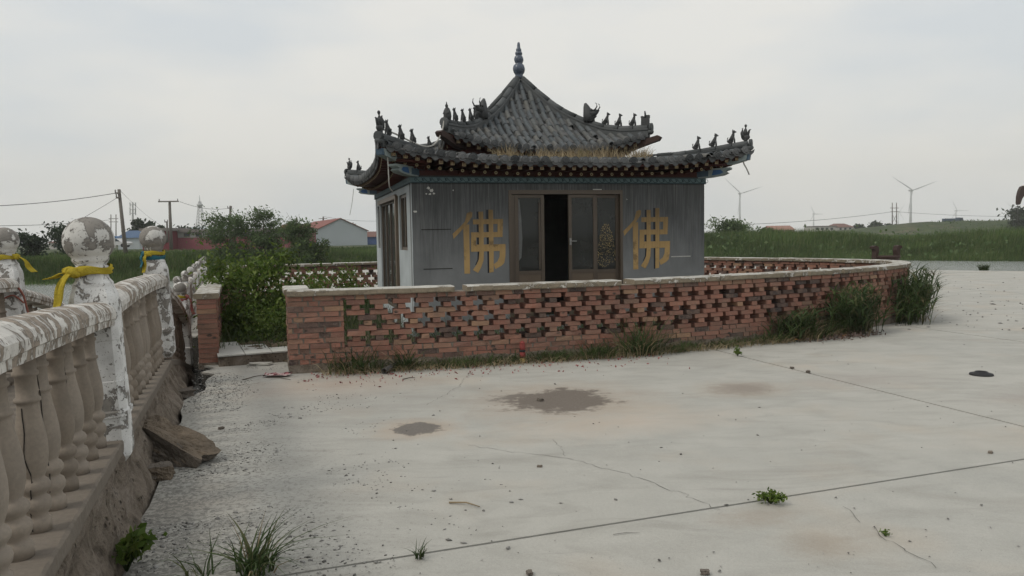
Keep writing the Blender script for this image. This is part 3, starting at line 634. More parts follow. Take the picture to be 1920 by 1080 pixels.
for key, rf in ROOFS.items():
    Z, ev = rf['z'], rf['eave']; upn = key == 'up'
    # deck (under the tiles) and boarded soffit
    mb = MB()
    for q in range(4):
        R = Matrix.Rotation(q * pi / 2, 3, 'Z'); nx, nr = 28, 14
        for off, rev, cut in ((-.03, 0, 0), (-.085, 1, .03)):
            vs = []
            for i in range(nr + 1):
                for k in range(nx + 1):
                    s = -1 + 2 * k / nx; t = i / nr; xe = s * (rf['e0'] - cut); pe = ev(xe) - cut; p = rf['inner'] + (pe - rf['inner']) * t
                    x = s * (rf['inner'] + (rf['e0'] - cut - rf['inner']) * t); vs.append(R @ Vector((x, -p, Z(x, p) + off)))
            fs = [(i * (nx + 1) + k, i * (nx + 1) + k + 1, (i + 1) * (nx + 1) + k + 1, (i + 1) * (nx + 1) + k) for i in range(nr) for k in range(nx)]
            mb.add(vs, fs if rev else [tuple(reversed(f)) for f in fs], rev, True)
    roof = mb.build('upper_roof' if upn else 'lower_roof', [MT['pan'], MT['red']], pav, fix=False)
    cover, caps, drips, pans = [], [], [], []
    nc = int(rf['e0'] / rf['sp'])
    for q in range(4):
        R = Matrix.Rotation(q * pi / 2, 3, 'Z')
        for k in range(-nc, nc + 1):
            x = k * rf['sp']
            if abs(x) > rf['e0'] - .03: continue
            pe = ev(x); p1 = pe; stop = max(abs(x) + .05, rf['inner'])
            def fr(xx, a, b):
                A, Bp = Vector((xx, -a, Z(xx, a))), Vector((xx, -b, Z(xx, b))); ydir = (A - Bp).normalized(); xd = Vector((1, 0, 0)); zd = xd.cross(ydir).normalized()
                if zd.z < 0: zd = -zd
                xd = ydir.cross(zd); return (A + Bp) / 2, Matrix((xd, ydir, zd)).transposed(), (A - Bp).length
            while p1 > stop + .03:
                p0 = max(stop - .02, p1 - rf['tl'] * random.uniform(.92, 1.05)); c, M3, ln = fr(x, p1, p0); miss = random.random() < (.015 if upn else .05)
                if not miss: cover.append((R @ (c + Vector((random.gauss(0, .006), 0, .008 + random.gauss(0, .004)))), R @ M3 @ Matrix.Rotation(random.gauss(0, .03), 3, 'Z'), (1, ln / .2, 1)))
                p1 = p0
            c, M3, _ = fr(x, pe + .01, pe - .05); 
            if random.random() > .03: caps.append((R @ (Vector((x, -pe - .006, Z(x, pe) + .012))), R @ Matrix.Rotation(random.gauss(0, .05), 3, 'X'), None))
            xm = x + rf['sp'] / 2
            if abs(xm) < rf['e0'] - .02:
                pe = ev(xm); drips.append((R @ Vector((xm, -pe + .004, Z(xm, pe) - .012)), R @ Matrix.Rotation(random.gauss(.12, .06), 3, 'X'), None))
                p1 = pe + .02; stop = max(abs(xm) + .03, rf['inner'])
                while p1 > stop + .05:
                    p0 = p1 - .092; c, M3, ln = fr(xm, p1, p0)
                    pans.append((R @ (c + Vector((0, 0, -.002 + random.gauss(0, .002)))), R @ M3 @ Matrix.Rotation(-.10 + random.gauss(0, .02), 3, 'X') @ Matrix.Rotation(random.gauss(0, .03), 3, 'Z'), None)); p1 = p0
    r = rf['r']; mb = MB(); nn = 8; prof = [pi * i / nn for i in range(nn + 1)]
    vs = []; 
    for (yy, rr) in ((-.1, r * .93), (.085, r), (.10, r * 1.03), (.10, r * .8)):
        for a in prof: vs.append((rr * cos(a), yy, rr * sin(a) * 1.05 + .0))
    fs = [(i * (nn + 1) + k, i * (nn + 1) + k + 1, (i + 1) * (nn + 1) + k + 1, (i + 1) * (nn + 1) + k) for i in range(3) for k in range(nn)]; mb.add(vs, fs, 0, True)
    pieces('cover_tile', 'cover_tiling', mb, cover, roof, 170 if upn else 130, MT['tile'], lambda t: camd(t[0]) + (20 if t[0][1] > -abs(t[0][0]) else 0))
    mb = MB(); mb.tube([(0, .02, .0), (0, -.012, .0)], r * 1.3, 14); mb.tube([(0, -.012, 0), (0, -.02, 0)], [r * .95, r * .7], 14)
    pieces('tile_end_disc', 'tile_end_discs', mb, caps, roof, 100, MT['cap'], lambda t: camd(t[0]))
    w = rf['sp'] * .47; mb = MB(); pts = [(-w, .02), (-w * .86, -.03), (-w * .5, -.062), (0, -.085), (w * .5, -.062), (w * .86, -.03), (w, .02), (w * .6, .0), (0, -.014), (-w * .6, .0)]
    mb.prism(pts, -.006, .008, 'xz'); pieces('drip_tile', 'drip_tiles', mb, drips, roof, 100, MT['cap'], lambda t: camd(t[0]))
    w = rf['sp'] * .36; mb = MB(); vs = [(a * w, yy, .012 * a * a + zz) for yy, zz in ((-.05, .0), (.05, .0), (.05, -.014)) for a in (-1, -.5, 0, .5, 1)]
    mb.add(vs, [(i * 5 + k, i * 5 + k + 1, (i + 1) * 5 + k + 1, (i + 1) * 5 + k) for i in range(2) for k in range(4)])
    pieces('pan_tile', 'pan_tiling', mb, pans, roof, 170 if upn else 60, MT['pan'], lambda t: camd(t[0]) + (20 if t[0][1] > -abs(t[0][0]) else 0))
    # rafters with painted ends
    sq, rd = [], []
    half = rf['e0'] - .12; n2 = int(half / .179)
    for q in range(4):
        R = Matrix.Rotation(q * pi / 2, 3, 'Z')
        for k in range(-n2, n2 + 1):
            x = k * .179; pe = ev(x) - (.06 if not upn else .07); ze = Z(x, ev(x)) - .098
            sl = (Z(x, pe) - Z(x, pe - .4)) / .4 * .5
            if abs(x) > pe - .05: continue
            sq.append((R @ Vector((x, -pe, ze)), R @ Matrix.Rotation(-sl * .6, 3, 'X'), None))
            if not upn: rd.append((R @ Vector((x + .02, -(pe - .2), ze - .078 + min(.05, .0))), R @ Matrix.Rotation(-.1, 3, 'X'), None))
    mb = MB(); a = .033; mb.box(-a, a, 0, .5, -a, a, 0); mb.box(-a * .9, a * .9, -.004, 0, -a * .9, a * .9, 1)
    for u0, u1, v0, v1 in ((-.02, -.004, -.02, -.004), (.004, .02, -.02, -.004), (-.02, -.004, .004, .02), (.004, .02, .004, .02)): mb.box(u0, u1, -.0055, -.0042, v0, v1, 2)
    pieces('rafter', 'rafters', mb, sq, pav, 70 if not upn else 22, [MT['red'], MT['yellow'], MT['redl']], lambda t: camd(t[0]))
    if rd:
        mb = MB(); mb.tube([(0, .5, .03), (0, 0, 0)], .029, 10, 0); mb.tube([(0, 0, 0), (0, -.004, 0)], .026, 10, 1); mb.tube([(0, -.004, 0), (0, -.006, 0)], .011, 8, 2)
        pieces('round_rafter', 'round_rafters', mb, rd, pav, 70, [MT['red'], MT['yellow'], MT['redl']], lambda t: camd(t[0]))
    # red eaves board under the tile edge
    for q in range(4):
        R = Matrix.Rotation(q * pi / 2, 3, 'Z'); vs = []; fs = []; m = 40
        for i in range(m + 1):
            x = -rf['e0'] + .05 + (2 * rf['e0'] - .1) * i / m; p = ev(x) - .035; z = Z(x, ev(x)) - .03
            vs += [R @ Vector((x, -p, z)), R @ Vector((x, -p, z - .045)), R @ Vector((x, -p + .03, z - .045)), R @ Vector((x, -p + .03, z))]
            if i:
                for k in range(4): fs.append((4 * i - 4 + k, 4 * i - 4 + (k + 1) % 4, 4 * i + (k + 1) % 4, 4 * i + k))
        mb = MB(); mb.add(vs, fs); mb.build('eaves_board', MT['red'], pav)
    rf['obj'] = roof
mb = MB(); mb.box(-1.5, 1.5, -1.5, 1.5, 2.6, 3.14); mb.build('clerestory', MT['red'], pav)
mb = MB(); mb.prism([(-H + .02, -H + .02), (H - .02, -H + .02), (H - .02, H - .02), (-H + .02, H - .02)], 2.561, 2.64, 'xy'); mb.build('wall_plate', MT['red'], pav)
# ---- corner beams
for q, (sx, sy) in enumerate(((-1, -1), (1, -1), (1, 1), (-1, 1))):
    ang = atan2(sy, sx); R = Matrix.Rotation(ang, 4, 'Z'); k = sqrt(2)
    def swept(poly, w, mi, mat, nm, par, y0=None):
        mb = MB(); b = MB(); b.prism(poly, -w / 2, w / 2, 'xz'); mb.add([R @ Vector(v) for v in b.v], b.f); return mb.build(nm, mat, par)
    cb = swept([(2.2 * k, 2.52), (2.62 * k, 2.545), (2.78 * k, 2.575), (2.83 * k, 2.61), (2.80 * k, 2.64), (2.86 * k, 2.67), (2.86 * k, 2.70), (2.2 * k, 2.68)], .15, 0, MT['whitep'], 'corner_beam', pav)
    swept([(2.25 * k, 2.545), (2.60 * k, 2.565), (2.60 * k, 2.66), (2.25 * k, 2.66)], .156, 0, MT['navy'], 'painted_panel', cb)
    swept([(2.64 * k, 2.575), (2.74 * k, 2.592), (2.78 * k, 2.62), (2.75 * k, 2.665), (2.66 * k, 2.665)], .156, 0, MT['bluep'], 'painted_panel', cb)
    tb = swept([(2.3 * k, 2.70), (2.88 * k, 2.745), (3.04 * k, 2.80), (3.06 * k, 2.90), (2.88 * k, 2.86), (2.3 * k, 2.80)], .14, 0, MT['whitep'], 'corner_tip_beam', pav)
    swept([(3.045 * k, 2.805), (3.075 * k, 2.81), (3.085 * k, 2.895), (3.062 * k, 2.90)], .12, 0, MT['navy'], 'tip_end', tb)
    swept([(1.2 * k, 3.02), (1.62 * k, 3.10), (1.86 * k, 3.20), (1.97 * k, 3.24), (2.0 * k, 3.30), (1.96 * k, 3.335), (1.85 * k, 3.30), (1.2 * k, 3.14)], .12, 0, MT['rust'], 'corner_beam', pav)
# ---- hip ridges
def ridge(sx, sy, Es, zf, w, h, r, broken=0.):
    ang = atan2(sy, sx); R = Matrix.Rotation(ang, 4, 'Z'); k = sqrt(2); mb = MB(); n = 26; E0, E1 = Es; P = []
    for i in range(n + 1):
        E = E0 + (E1 - E0) * i / n; P.append(Vector((E * k, 0, zf(E))))
    vs, fs = [], []
    for i, p in enumerate(P):
        for y, z in ((-w, -.06), (-w, h * .45), (-w * 1.25, h * .5), (-w * 1.25, h * .72), (-w * .8, h * .78), (w * .8, h * .78), (w * 1.25, h * .72), (w * 1.25, h * .5), (w, h * .45), (w, -.06)): vs.append(R @ (p + Vector((0, y, z))))
        if i:
            for q in range(9): fs.append((10 * i - 10 + q, 10 * i - 9 + q, 10 * i + 1 + q, 10 * i + q))
    fs += [tuple(range(10)), tuple(reversed(range(10 * n, 10 * n + 10)))]
    mb.add(vs, fs)
    m = max(3, int((E1 - E0) * k / .26)); 
    for j in range(m):       # half-round cap tiles, laid end to end
        a, b = j / m, (j + 1) / m - .006; pts = []
        for t in (0, .5, 1):
            E = E0 + (E1 - E0) * (a + (b - a) * t); pts.append(R @ Vector((E * k, random.gauss(0, .003), zf(E) + h * .84)))
        mb.tube(pts, [r * .96, r, r * 1.03], 10)
    o = mb.build('hip_ridge', MT['ridge'], pav)
    E = E1; tip = MB(); c = R @ Vector((E1 * k + .015, 0, zf(E1) + h * .84)); d = R @ Vector((E1 * k + .06, 0, zf(E1) + h * .84)); tip.tube([c, d], r * 1.35, 12)
    c = R @ Vector((E1 * k + .02, 0, zf(E1) + h * .25)); tip.ball(c, (.07, .07, h * .4), 8, 6); tip.build('ridge_end', MT['ridge'], o)
    return o
zu, zl = lambda E: float(np.interp(E, UE, UZ)), lambda E: float(np.interp(E, LE, LZ))
C4 = [(-1, -1), (1, -1), (1, 1), (-1, 1)]
UR = {c: ridge(*c, (.05, 1.84), zu, .055, .13, .058) for c in C4}
LR = {c: ridge(*c, (1.95 if c == (1, -1) else 1.6, 3.06), zl, .055, .12, .055) for c in C4}
# loose plank-like ridge tiles at the broken inner end
mb = MB(); M = Matrix.Rotation(-pi / 4, 4, 'Z') @ Matrix.Translation((1.98 * sqrt(2), 0, 2.995)) @ Matrix.Rotation(-.02, 4, 'Y'); mb.box(-.22, .25, -.06, .06, -.012, .012, M=M, jit=.004); mb.build('loose_ridge_tile', MT['ridge'], LR[(1, -1)])
# ---- ridge figures
def beast(s=1.):
    mb = MB(); S = lambda *p: tuple(x * s for x in p)
    mb.ball(S(-.10, 0, .2), S(.2, .15, .2), 8, 6); mb.tube([S(-.1, 0, .22), S(.0, 0, .42), S(.08, 0, .62), S(.11, 0, .76)], [.16 * s, .15 * s, .115 * s, .085 * s], 8)
    for y in (-.07, .07): mb.tube([S(.1, y, .5), S(.17, y, .25), S(.19, y, .0)], [.065 * s, .05 * s, .05 * s], 6); mb.tube([S(-.05, y * 1.7, .0), S(.05, y * 1.7, .03)], .05 * s, 6)
    mb.ball(S(.13, 0, .84), S(.125, .1, .11), 8, 6); mb.ball(S(.25, 0, .81), S(.08, .065, .055), 6, 5)
    for y in (-.07, .07): mb.tube([S(.08, y, .9), S(.06, y * 1.1, 1.0)], [.04 * s, .012 * s], 5)
    mb.tube([S(-.25, 0, .08), S(-.33, 0, .2), S(-.32, 0, .4), S(-.27, 0, .46)], [.045 * s, .05 * s, .045 * s, .02 * s], 6); return mb
def immortal(s=1.):
    mb = MB(); S = lambda *p: tuple(x * s for x in p)
    mb.lathe([(.2 * s, 0), (.24 * s, .2 * s), (.22 * s, .42 * s), (.15 * s, .62 * s), (.075 * s, .70 * s)], 10); mb.ball(S(.02, 0, .78), S(.095, .09, .11), 8, 6); mb.tube([S(0, 0, .86), S(0, 0, 1.0)], [.045 * s, .03 * s], 6)
    for y in (-.14, .14): mb.tube([S(.02, y, .55), S(.14, y * 1.1, .36), S(.2, y * .4, .34)], .06 * s, 6)
    return mb
def rooster_rider(s=1.):
    mb = MB(); S = lambda *p: tuple(x * s for x in p)
    mb.ball(S(0, 0, .25), S(.26, .14, .2), 8, 6); mb.tube([S(-.12, 0, .25), S(-.2, 0, .55), S(-.17, 0, .8)], [.14 * s, .11 * s, .05 * s], 7); mb.tube([S(.1, 0, .3), S(.2, 0, .6), S(.26, 0, .68)], [.1 * s, .07 * s, .04 * s], 7)
    mb.tube([S(0, 0, .35), S(.0, 0, .7), S(.02, 0, .86)], [.13 * s, .1 * s, .06 * s], 7); mb.ball(S(.02, 0, .93), S(.08, .075, .09), 7, 6); mb.tube([S(.26, 0, .68), S(.34, 0, .66)], [.04 * s, .01 * s], 5); mb.tube([S(0, 0, 0), S(0, 0, .2)], .12 * s, 7); return mb
def block_rider(s=1.):
    mb = MB(); mb.box(-.28 * s, .28 * s, -.15 * s, .15 * s, 0, .5 * s, jit=.02 * s); mb.box(-.3 * s, -.14 * s, -.14 * s, .14 * s, .5 * s, .64 * s); mb.box(.1 * s, .3 * s, -.13 * s, .13 * s, .5 * s, .7 * s); mb.tube([(0, 0, .5 * s), (-.03 * s, 0, .85 * s), (-.06 * s, 0, 1.0 * s)], [.09 * s, .06 * s, .05 * s], 6); return mb
def horned_head(s=1.):
    mb = MB(); S = lambda *p: tuple(x * s for x in p)
    mb.tube([S(-.05, 0, -.1), S(-.08, 0, .35), S(-.22, 0, .8), S(-.28, 0, 1.0)], [.34 * s, .32 * s, .17 * s, .07 * s], 9); mb.tube([S(.05, 0, .3), S(.32, 0, .42), S(.5, 0, .47)], [.26 * s, .2 * s, .1 * s], 8); mb.tube([S(.1, 0, .12), S(.38, 0, .24)], [.17 * s, .08 * s], 7)
    mb.ball(S(.52, 0, .5), S(.08, .09, .07), 6, 5)
    for y in (-.12, .12): mb.ball(S(.18, y * 1.5, .55), S(.08, .06, .08), 6, 5); mb.tube([S(.22, y, .5), S(.42, y * 1.6, .56), S(.54, y * 1.8, .72), S(.5, y * 1.8, .88), S(.42, y * 1.8, .93)], [.05 * s, .045 * s, .035 * s, .025 * s, .01 * s], 6)
    return mb
KM = {}
def figure(nm, fn, s, E, c, par, zf, h, r, lab=None, turn=0.):
    if (nm, fn) not in KM:
        b = fn(1.); me = b.mesh(nm); me.materials.append(MT['figure']); KM[(nm, fn)] = me
    ang = atan2(c[1], c[0]) + turn; loc = Vector((E * c[0], E * c[1], zf(E) + h * .84 + r * .8))
    o = inst(nm, KM[(nm, fn)], loc, Matrix.Rotation(ang, 3, 'Z') @ Matrix.Rotation(random.gauss(0, .05), 3, 'Y'), par, (s, s, s))
    if lab: tag(o, lab)
lo = dict(zf=zl, h=.12, r=.055); up = dict(zf=zu, h=.13, r=.058)
for E in (2.92, 2.70, 2.49, 2.17): figure('ridge_beast', beast, .24 if E > 2.3 else .2, E, (-1, -1), LR[(-1, -1)], **lo)
figure('ridge_rider', rooster_rider, .32, 3.05, (-1, -1), LR[(-1, -1)], **lo)
for E in (2.45, 2.65, 2.87): figure('ridge_beast', beast, .235, E, (1, -1), LR[(1, -1)], **lo)
figure('ridge_rider', rooster_rider, .28, 3.03, (1, -1), LR[(1, -1)], **lo)
for E in (2.85,): figure('ridge_beast', beast, .22, E, (-1, 1), LR[(-1, 1)], **lo)
figure('ridge_rider', rooster_rider, .26, 3.03, (-1, 1), LR[(-1, 1)], **lo)
for E in (2.45, 2.7): figure('ridge_beast', beast, .22, E, (1, 1), LR[(1, 1)], **lo)
for E in (1.62, 1.45, 1.27, 1.16): figure('ridge_beast', beast, .23, E, (-1, -1), UR[(-1, -1)], **up)
figure('ridge_immortal', immortal, .29, 1.79, (-1, -1), UR[(-1, -1)], **up); figure('horned_head', horned_head, .33, 1.02, (-1, -1), UR[(-1, -1)], **up)
for E in (1.26, 1.44, 1.63): figure('ridge_beast', beast, .23, E, (1, -1), UR[(1, -1)], **up)
figure('ridge_rider', block_rider, .25, 1.79, (1, -1), UR[(1, -1)], **up); figure('horned_head', horned_head, .32, 1.04, (1, -1), UR[(1, -1)], **up)
# ---- finial
mb = MB(); mb.lathe([(.10, -.06), (.075, .0), (.075, .03), (.10, .06), (.116, .11), (.116, .15), (.10, .20), (.062, .235), (.078, .26), (.09, .295), (.09, .33), (.072, .375), (.05, .39), (.066, .405), (.07, .43), (.062, .455), (.042, .465), (.052, .48), (.053, .5), (.042, .52), (.034, .53), (.03, .58), (.024, .63), (.012, .64)], 24, c=(0, 0, 4.68), flute=.05)
mb.build('finial', MT['finial'], pav)
# ---------------------------------------------------------------- brick garden wall round the pavilion
def spline(P, step=.02):
    P = [Vector(p) for p in P]; Q = []
    for i in range(len(P) - 1):
        p0, p1, p2, p3 = P[max(i - 1, 0)], P[i], P[i + 1], P[min(i + 2, len(P) - 1)]; n = max(2, int((p2 - p1).length / step))
        for k in range(n):
            t = k / n; Q.append(.5 * ((2 * p1) + (p2 - p0) * t + (2 * p0 - 5 * p1 + 4 * p2 - p3) * t * t + (3 * p1 - p0 - 3 * p2 + p3) * t ** 3))
    Q.append(P[-1]); return Q
class Path:
    def __init__(s, P):
        s.P = np.array([p[:2] for p in spline(P)]); d = np.r_[0, np.cumsum(np.linalg.norm(np.diff(s.P, axis=0), axis=1))]; s.d = d; s.L = d[-1]
    def __call__(s, t):
        q = np.array([np.interp(t, s.d, s.P[:, 0]), np.interp(t, s.d, s.P[:, 1])]); e = .05
        a = np.array([np.interp(t + e, s.d, s.P[:, 0]), np.interp(t + e, s.d, s.P[:, 1])]) - np.array([np.interp(t - e, s.d, s.P[:, 0]), np.interp(t - e, s.d, s.P[:, 1])])
        return q, a / np.linalg.norm(a)
gw = thing('garden_wall', 'low openwork red brick wall with peeling white coping curving round the pavilion', 'wall', (0, 0, 0))
main = Path([(-2.70, 9.16), (-1.05, 9.53), (.25, 9.90), (1.6, 10.33), (2.86, 10.87), (4.77, 11.90), (6.65, 13.38), (7.45, 14.7), (7.45, 15.7), (6.75, 16.85), (5.75, 18.2), (4.2, 19.7), (1.8, 20.7), (-1.0, 20.5), (-3.5, 19.6), (-6.9, 18.5)])
left = Path([(-3.92, 9.78), (-4.62, 11.75), (-5.4, 14.0), (-6.9, 18.4)])
ret = Path([(-2.62, 9.30), (-2.86, 10.05)])
CO, BT, TH = .0635, .10, .24
bricks = []
def put(path, s, w, zc, th=TH, jit=.010):
    q, t = path(s); a = atan2(t[1], t[0]); n = np.array([-t[1], t[0]]); o = random.gauss(0, jit)
    bricks.append((Vector((q[0] + n[0] * o, q[1] + n[1] * o, zc + random.gauss(0, .001))), Matrix.Rotation(a + random.gauss(0, .008), 3, 'Z'), (w, th * random.uniform(.985, 1.015), 1)))
def solid_row(path, s0, s1, zc, k, th=TH):
    s = s0 - (.06 if k % 2 else 0.)
    while s < s1 - .02:
        w = random.choice((.115, .235, .235)) if k % 3 else random.choice((.235, .115)); a, b = max(s, s0), min(s + w, s1)
        if b - a > .03: put(path, (a + b) / 2, b - a - .009, zc, th, .0025)
        s += w + .010 - .009 + .009
def lattice(path, s0, s1, z0):
    """three modules of stretcher / header / stretcher; each module half a period on: rows of cross-shaped holes"""
    P = .278
    for m in range(3):
        sh = P / 2 if m % 2 else 0
        for j in range(3):
            zc = z0 + (m * 3 + j + .5) * CO; n = int((s1 - s0) / P) + 2
            for i in range(-1, n):
                c = s0 + sh + i * P + P / 2; w = .222 if j != 1 else .100
                if c - w / 2 < s0 - .01 or c + w / 2 > s1 + .01: continue
                put(path, c, w - .004, zc)
def strip_box(path, s0, s1, z0, z1, w0, w1, name, mat, par, zoff=0., wav=0., step=.12):
    mb = MB(); n = max(1, int((s1 - s0) / step)); vs = []; fs = []
    for i in range(n + 1):
        q, t = path(s0 + (s1 - s0) * i / n); nn = np.array([-t[1], t[0]]); jj = random.gauss(0, wav)
        for o, z in ((w0, z0), (w1, z0), (w1, z1 + jj), (w0, z1 + jj)): vs.append((q[0] + nn[0] * o, q[1] + nn[1] * o, z))
        if i:
            for k in range(4): fs.append((4 * i - 4 + k, 4 * i - 4 + (k + 1) % 4, 4 * i + (k + 1) % 4, 4 * i + k))
    fs += [(3, 2, 1, 0), (4 * n, 4 * n + 1, 4 * n + 2, 4 * n + 3)]; mb.add(vs, fs); return mb.build(name, mat, par)
def wall(path, sol0, sol1, nbot, zdrop=0., lat=True):
    L = path.L; zb = BT - zdrop
    for k in range(nbot): solid_row(path, 0, L, zb + (k + .5) * CO, k)
    zt = zb + nbot * CO
    if lat:
        lattice(path, sol0, L - sol1, zt)
        for k in range(9):
            e = .15 * ((k // 3) % 2)
            if sol0 > 0: solid_row(path, 0, sol0 + (.0 if e else .0) , zt + (k + .5) * CO, k)
            if sol1 > 0: solid_row(path, L - sol1, L, zt + (k + .5) * CO, k)
    else:
        for k in range(9): solid_row(path, 0, L, zt + (k + .5) * CO, k)
    solid_row(path, 0, L, zt + 9.5 * CO, 1)
    z1 = zt + 10 * CO; I = .104
    strip_box(path, 0.012, L - .012, -.02, zt - .004, -I, I, 'mortar_core', MT['mortar'], gw); strip_box(path, .012, L - .012, zt + 9 * CO + .004, z1 - .001, -I, I, 'mortar_core', MT['mortar'], gw)
    for a, b in ((0, sol0), (L - sol1, L)):
        if b - a > .05 or not lat:
            if not lat: a, b = 0, L
            strip_box(path, a + .012, b - .014, zt - .003, zt + 9 * CO + .003, -I, I, 'mortar_core', MT['mortar'], gw)
            if not lat: break
    strip_box(path, 0.002, L - .002, -.05, BT - zdrop - .002 + .012, -.128, .128, 'wall_footing', MT['mud'], gw, wav=.012)
    return z1
zt = wall(main, .66, .3, 3); wall(ret, 0, 0, 3, 0, False); zl_ = wall(left, .6, 0, 3, .07)
mb = MB(); mb.box(-.5, .5, -.5, .5, -.0285, .0285, bev=0)
mbp = MB()
def prot():
    b = MB(); b.box(-.5, .5, -.5, .5, -.0288, .0288); return b
def chipped(k):
    b = MB(); random.seed(100 + k); b.box(-.5, .5, -.5, .5, -.0288, .0288); b.v = [(x + random.uniform(-.02, .012) * (1 if x > 0 else -1), y + random.uniform(-.02, .012) * (1 if y > 0 else -1), z + random.uniform(-.0015, .0005) * (1 if z > 0 else -1)) for x, y, z in b.v]
    if k % 2:      # one corner knocked off
        c = random.choice([0, 1, 4, 5]); x, y, z = b.v[c]; b.v[c] = (x * .92, y * .93, z * .88)
    return b
random.shuffle(bricks); cd_ = lambda t: (t[0] - Vector((0, 0, CAM_H))).length
bricks.sort(key=cd_); near_b, far_b_ = bricks[:300], bricks[300:]
for k in range(6): pieces('brick', 'brickwork', chipped(k), near_b[k::6], gw, 50, MT['brick'], cd_)
for k in range(1): pieces('brick', 'brickwork', chipped(0), far_b_, gw, 0, MT['brick'], cd_)
# coping slabs: tan concrete, whitewash flaking; a few broken away
def s_of(path, u):
    best = 0; bd = 1e9
    for s in np.arange(0, path.L * .34, .03):
        q, t = path(s); uu = 960 + CAM_F * q[0] / q[1]
        if abs(uu - u) < bd: bd = abs(uu - u); best = s
    return best
def coping(path, cuts, z, gap):
    for i, (a, b) in enumerate(zip(cuts[:-1], cuts[1:])):
        g0, g1 = gap.get(i, (.004, .004)); zz = z + random.gauss(0, .002); mb = MB(); n = max(2, int((b - a) / .1)); vs, fs, mi = [], [], []
        ring = [(-.148, .0), (-.155, .012), (-.152, .062), (-.138, .072), (.138, .072), (.152, .062), (.155, .012), (.148, .0)]; m = len(ring)
        for k in range(n + 1):
            q, t = path(a + g0 + (b - a - g0 - g1) * k / n); nn = np.array([-t[1], t[0]])
            for o, h in ring:
                j = random.gauss(0, .0025); vs.append((q[0] + nn[0] * (o + j), q[1] + nn[1] * (o + j), zz + h + random.gauss(0, .0012)))
            if k:
                for e in range(m): fs.append((m * k - m + e, m * k - m + (e + 1) % m, m * k + (e + 1) % m, m * k + e)); mi.append(1 if e in (2, 3, 4) else 0)
        mb.add(vs, fs); mb.m = mi; mb.add([], [])
        mb.f += [tuple(reversed(range(m))), tuple(range(m * n, m * n + m))]; mb.m += [0, 0]; mb.sm += [False, False]
        mb.build('coping_slab', [MT['coping'], MT['copingtop']], gw)
c1, c2, c3, c4 = s_of(main, 857), s_of(main, 1167), s_of(main, 1300), s_of(main, 1500)
cuts = [0, c1, c2, c3 + .35, c4, c4 + .9, c4 + 2.0] + list(np.arange(c4 + 3.3, main.L - .8, 1.5)) + [main.L]
coping(main, cuts, zt, {0: (.004, .07), 1: (.09, .1), 2: (.09, .004), 4: (.06, .05)})
coping(ret, [0.03, ret.L], zt, {}); coping(left, [0, 2.2, 4.1, 6.2, left.L], zl_, {0: (-.02, .05)})
# garden inside, and the tiled threshold of the gateway
gs = [(-3.6, 10.25)] + [tuple(main(s)[0]) for s in np.arange(.9, main.L, .4)] + [tuple(left(s)[0]) for s in np.arange(left.L - .2, .6, -.5)]
mb = MB(); mb.prism(gs, -.01, .03, 'xy'); tag(mb.build('garden_soil', MT['soil']), kind='structure')
step = thing('gate_step', 'white tiled threshold slab in the gap between the brick piers', 'step', (-3.36, 9.92, 0), radians(24))
mb = MB(); mb.box(-.46, .52, -.1, 1.2, -.02, .125, bev=.01); mb.build('step_base', MT['mud'], step)
k = 0
for i in range(3):
    for j in range(3):
        if (i, j) in ((2, 1), (2, 2), (1, 2)): continue
        mb = MB(); mb.box(-.47 + i * .335, -.47 + (i + 1) * .335 - .008, -.12 + j * .44, -.12 + (j + 1) * .44 - .008, .127, .148, bev=.003); mb.build('floor_tile', MT['white'], step)
mb = MB(); random.seed(3)
for k in range(60):
    x, y = random.uniform(-.1, .5), random.uniform(.25, 1.2); r = random.uniform(.02, .07); mb.ball((x, y, .13), (r, r, r * .5), 5, 4)
tag(mb.build('soil_heap', MT['soil'], step), kind='stuff')
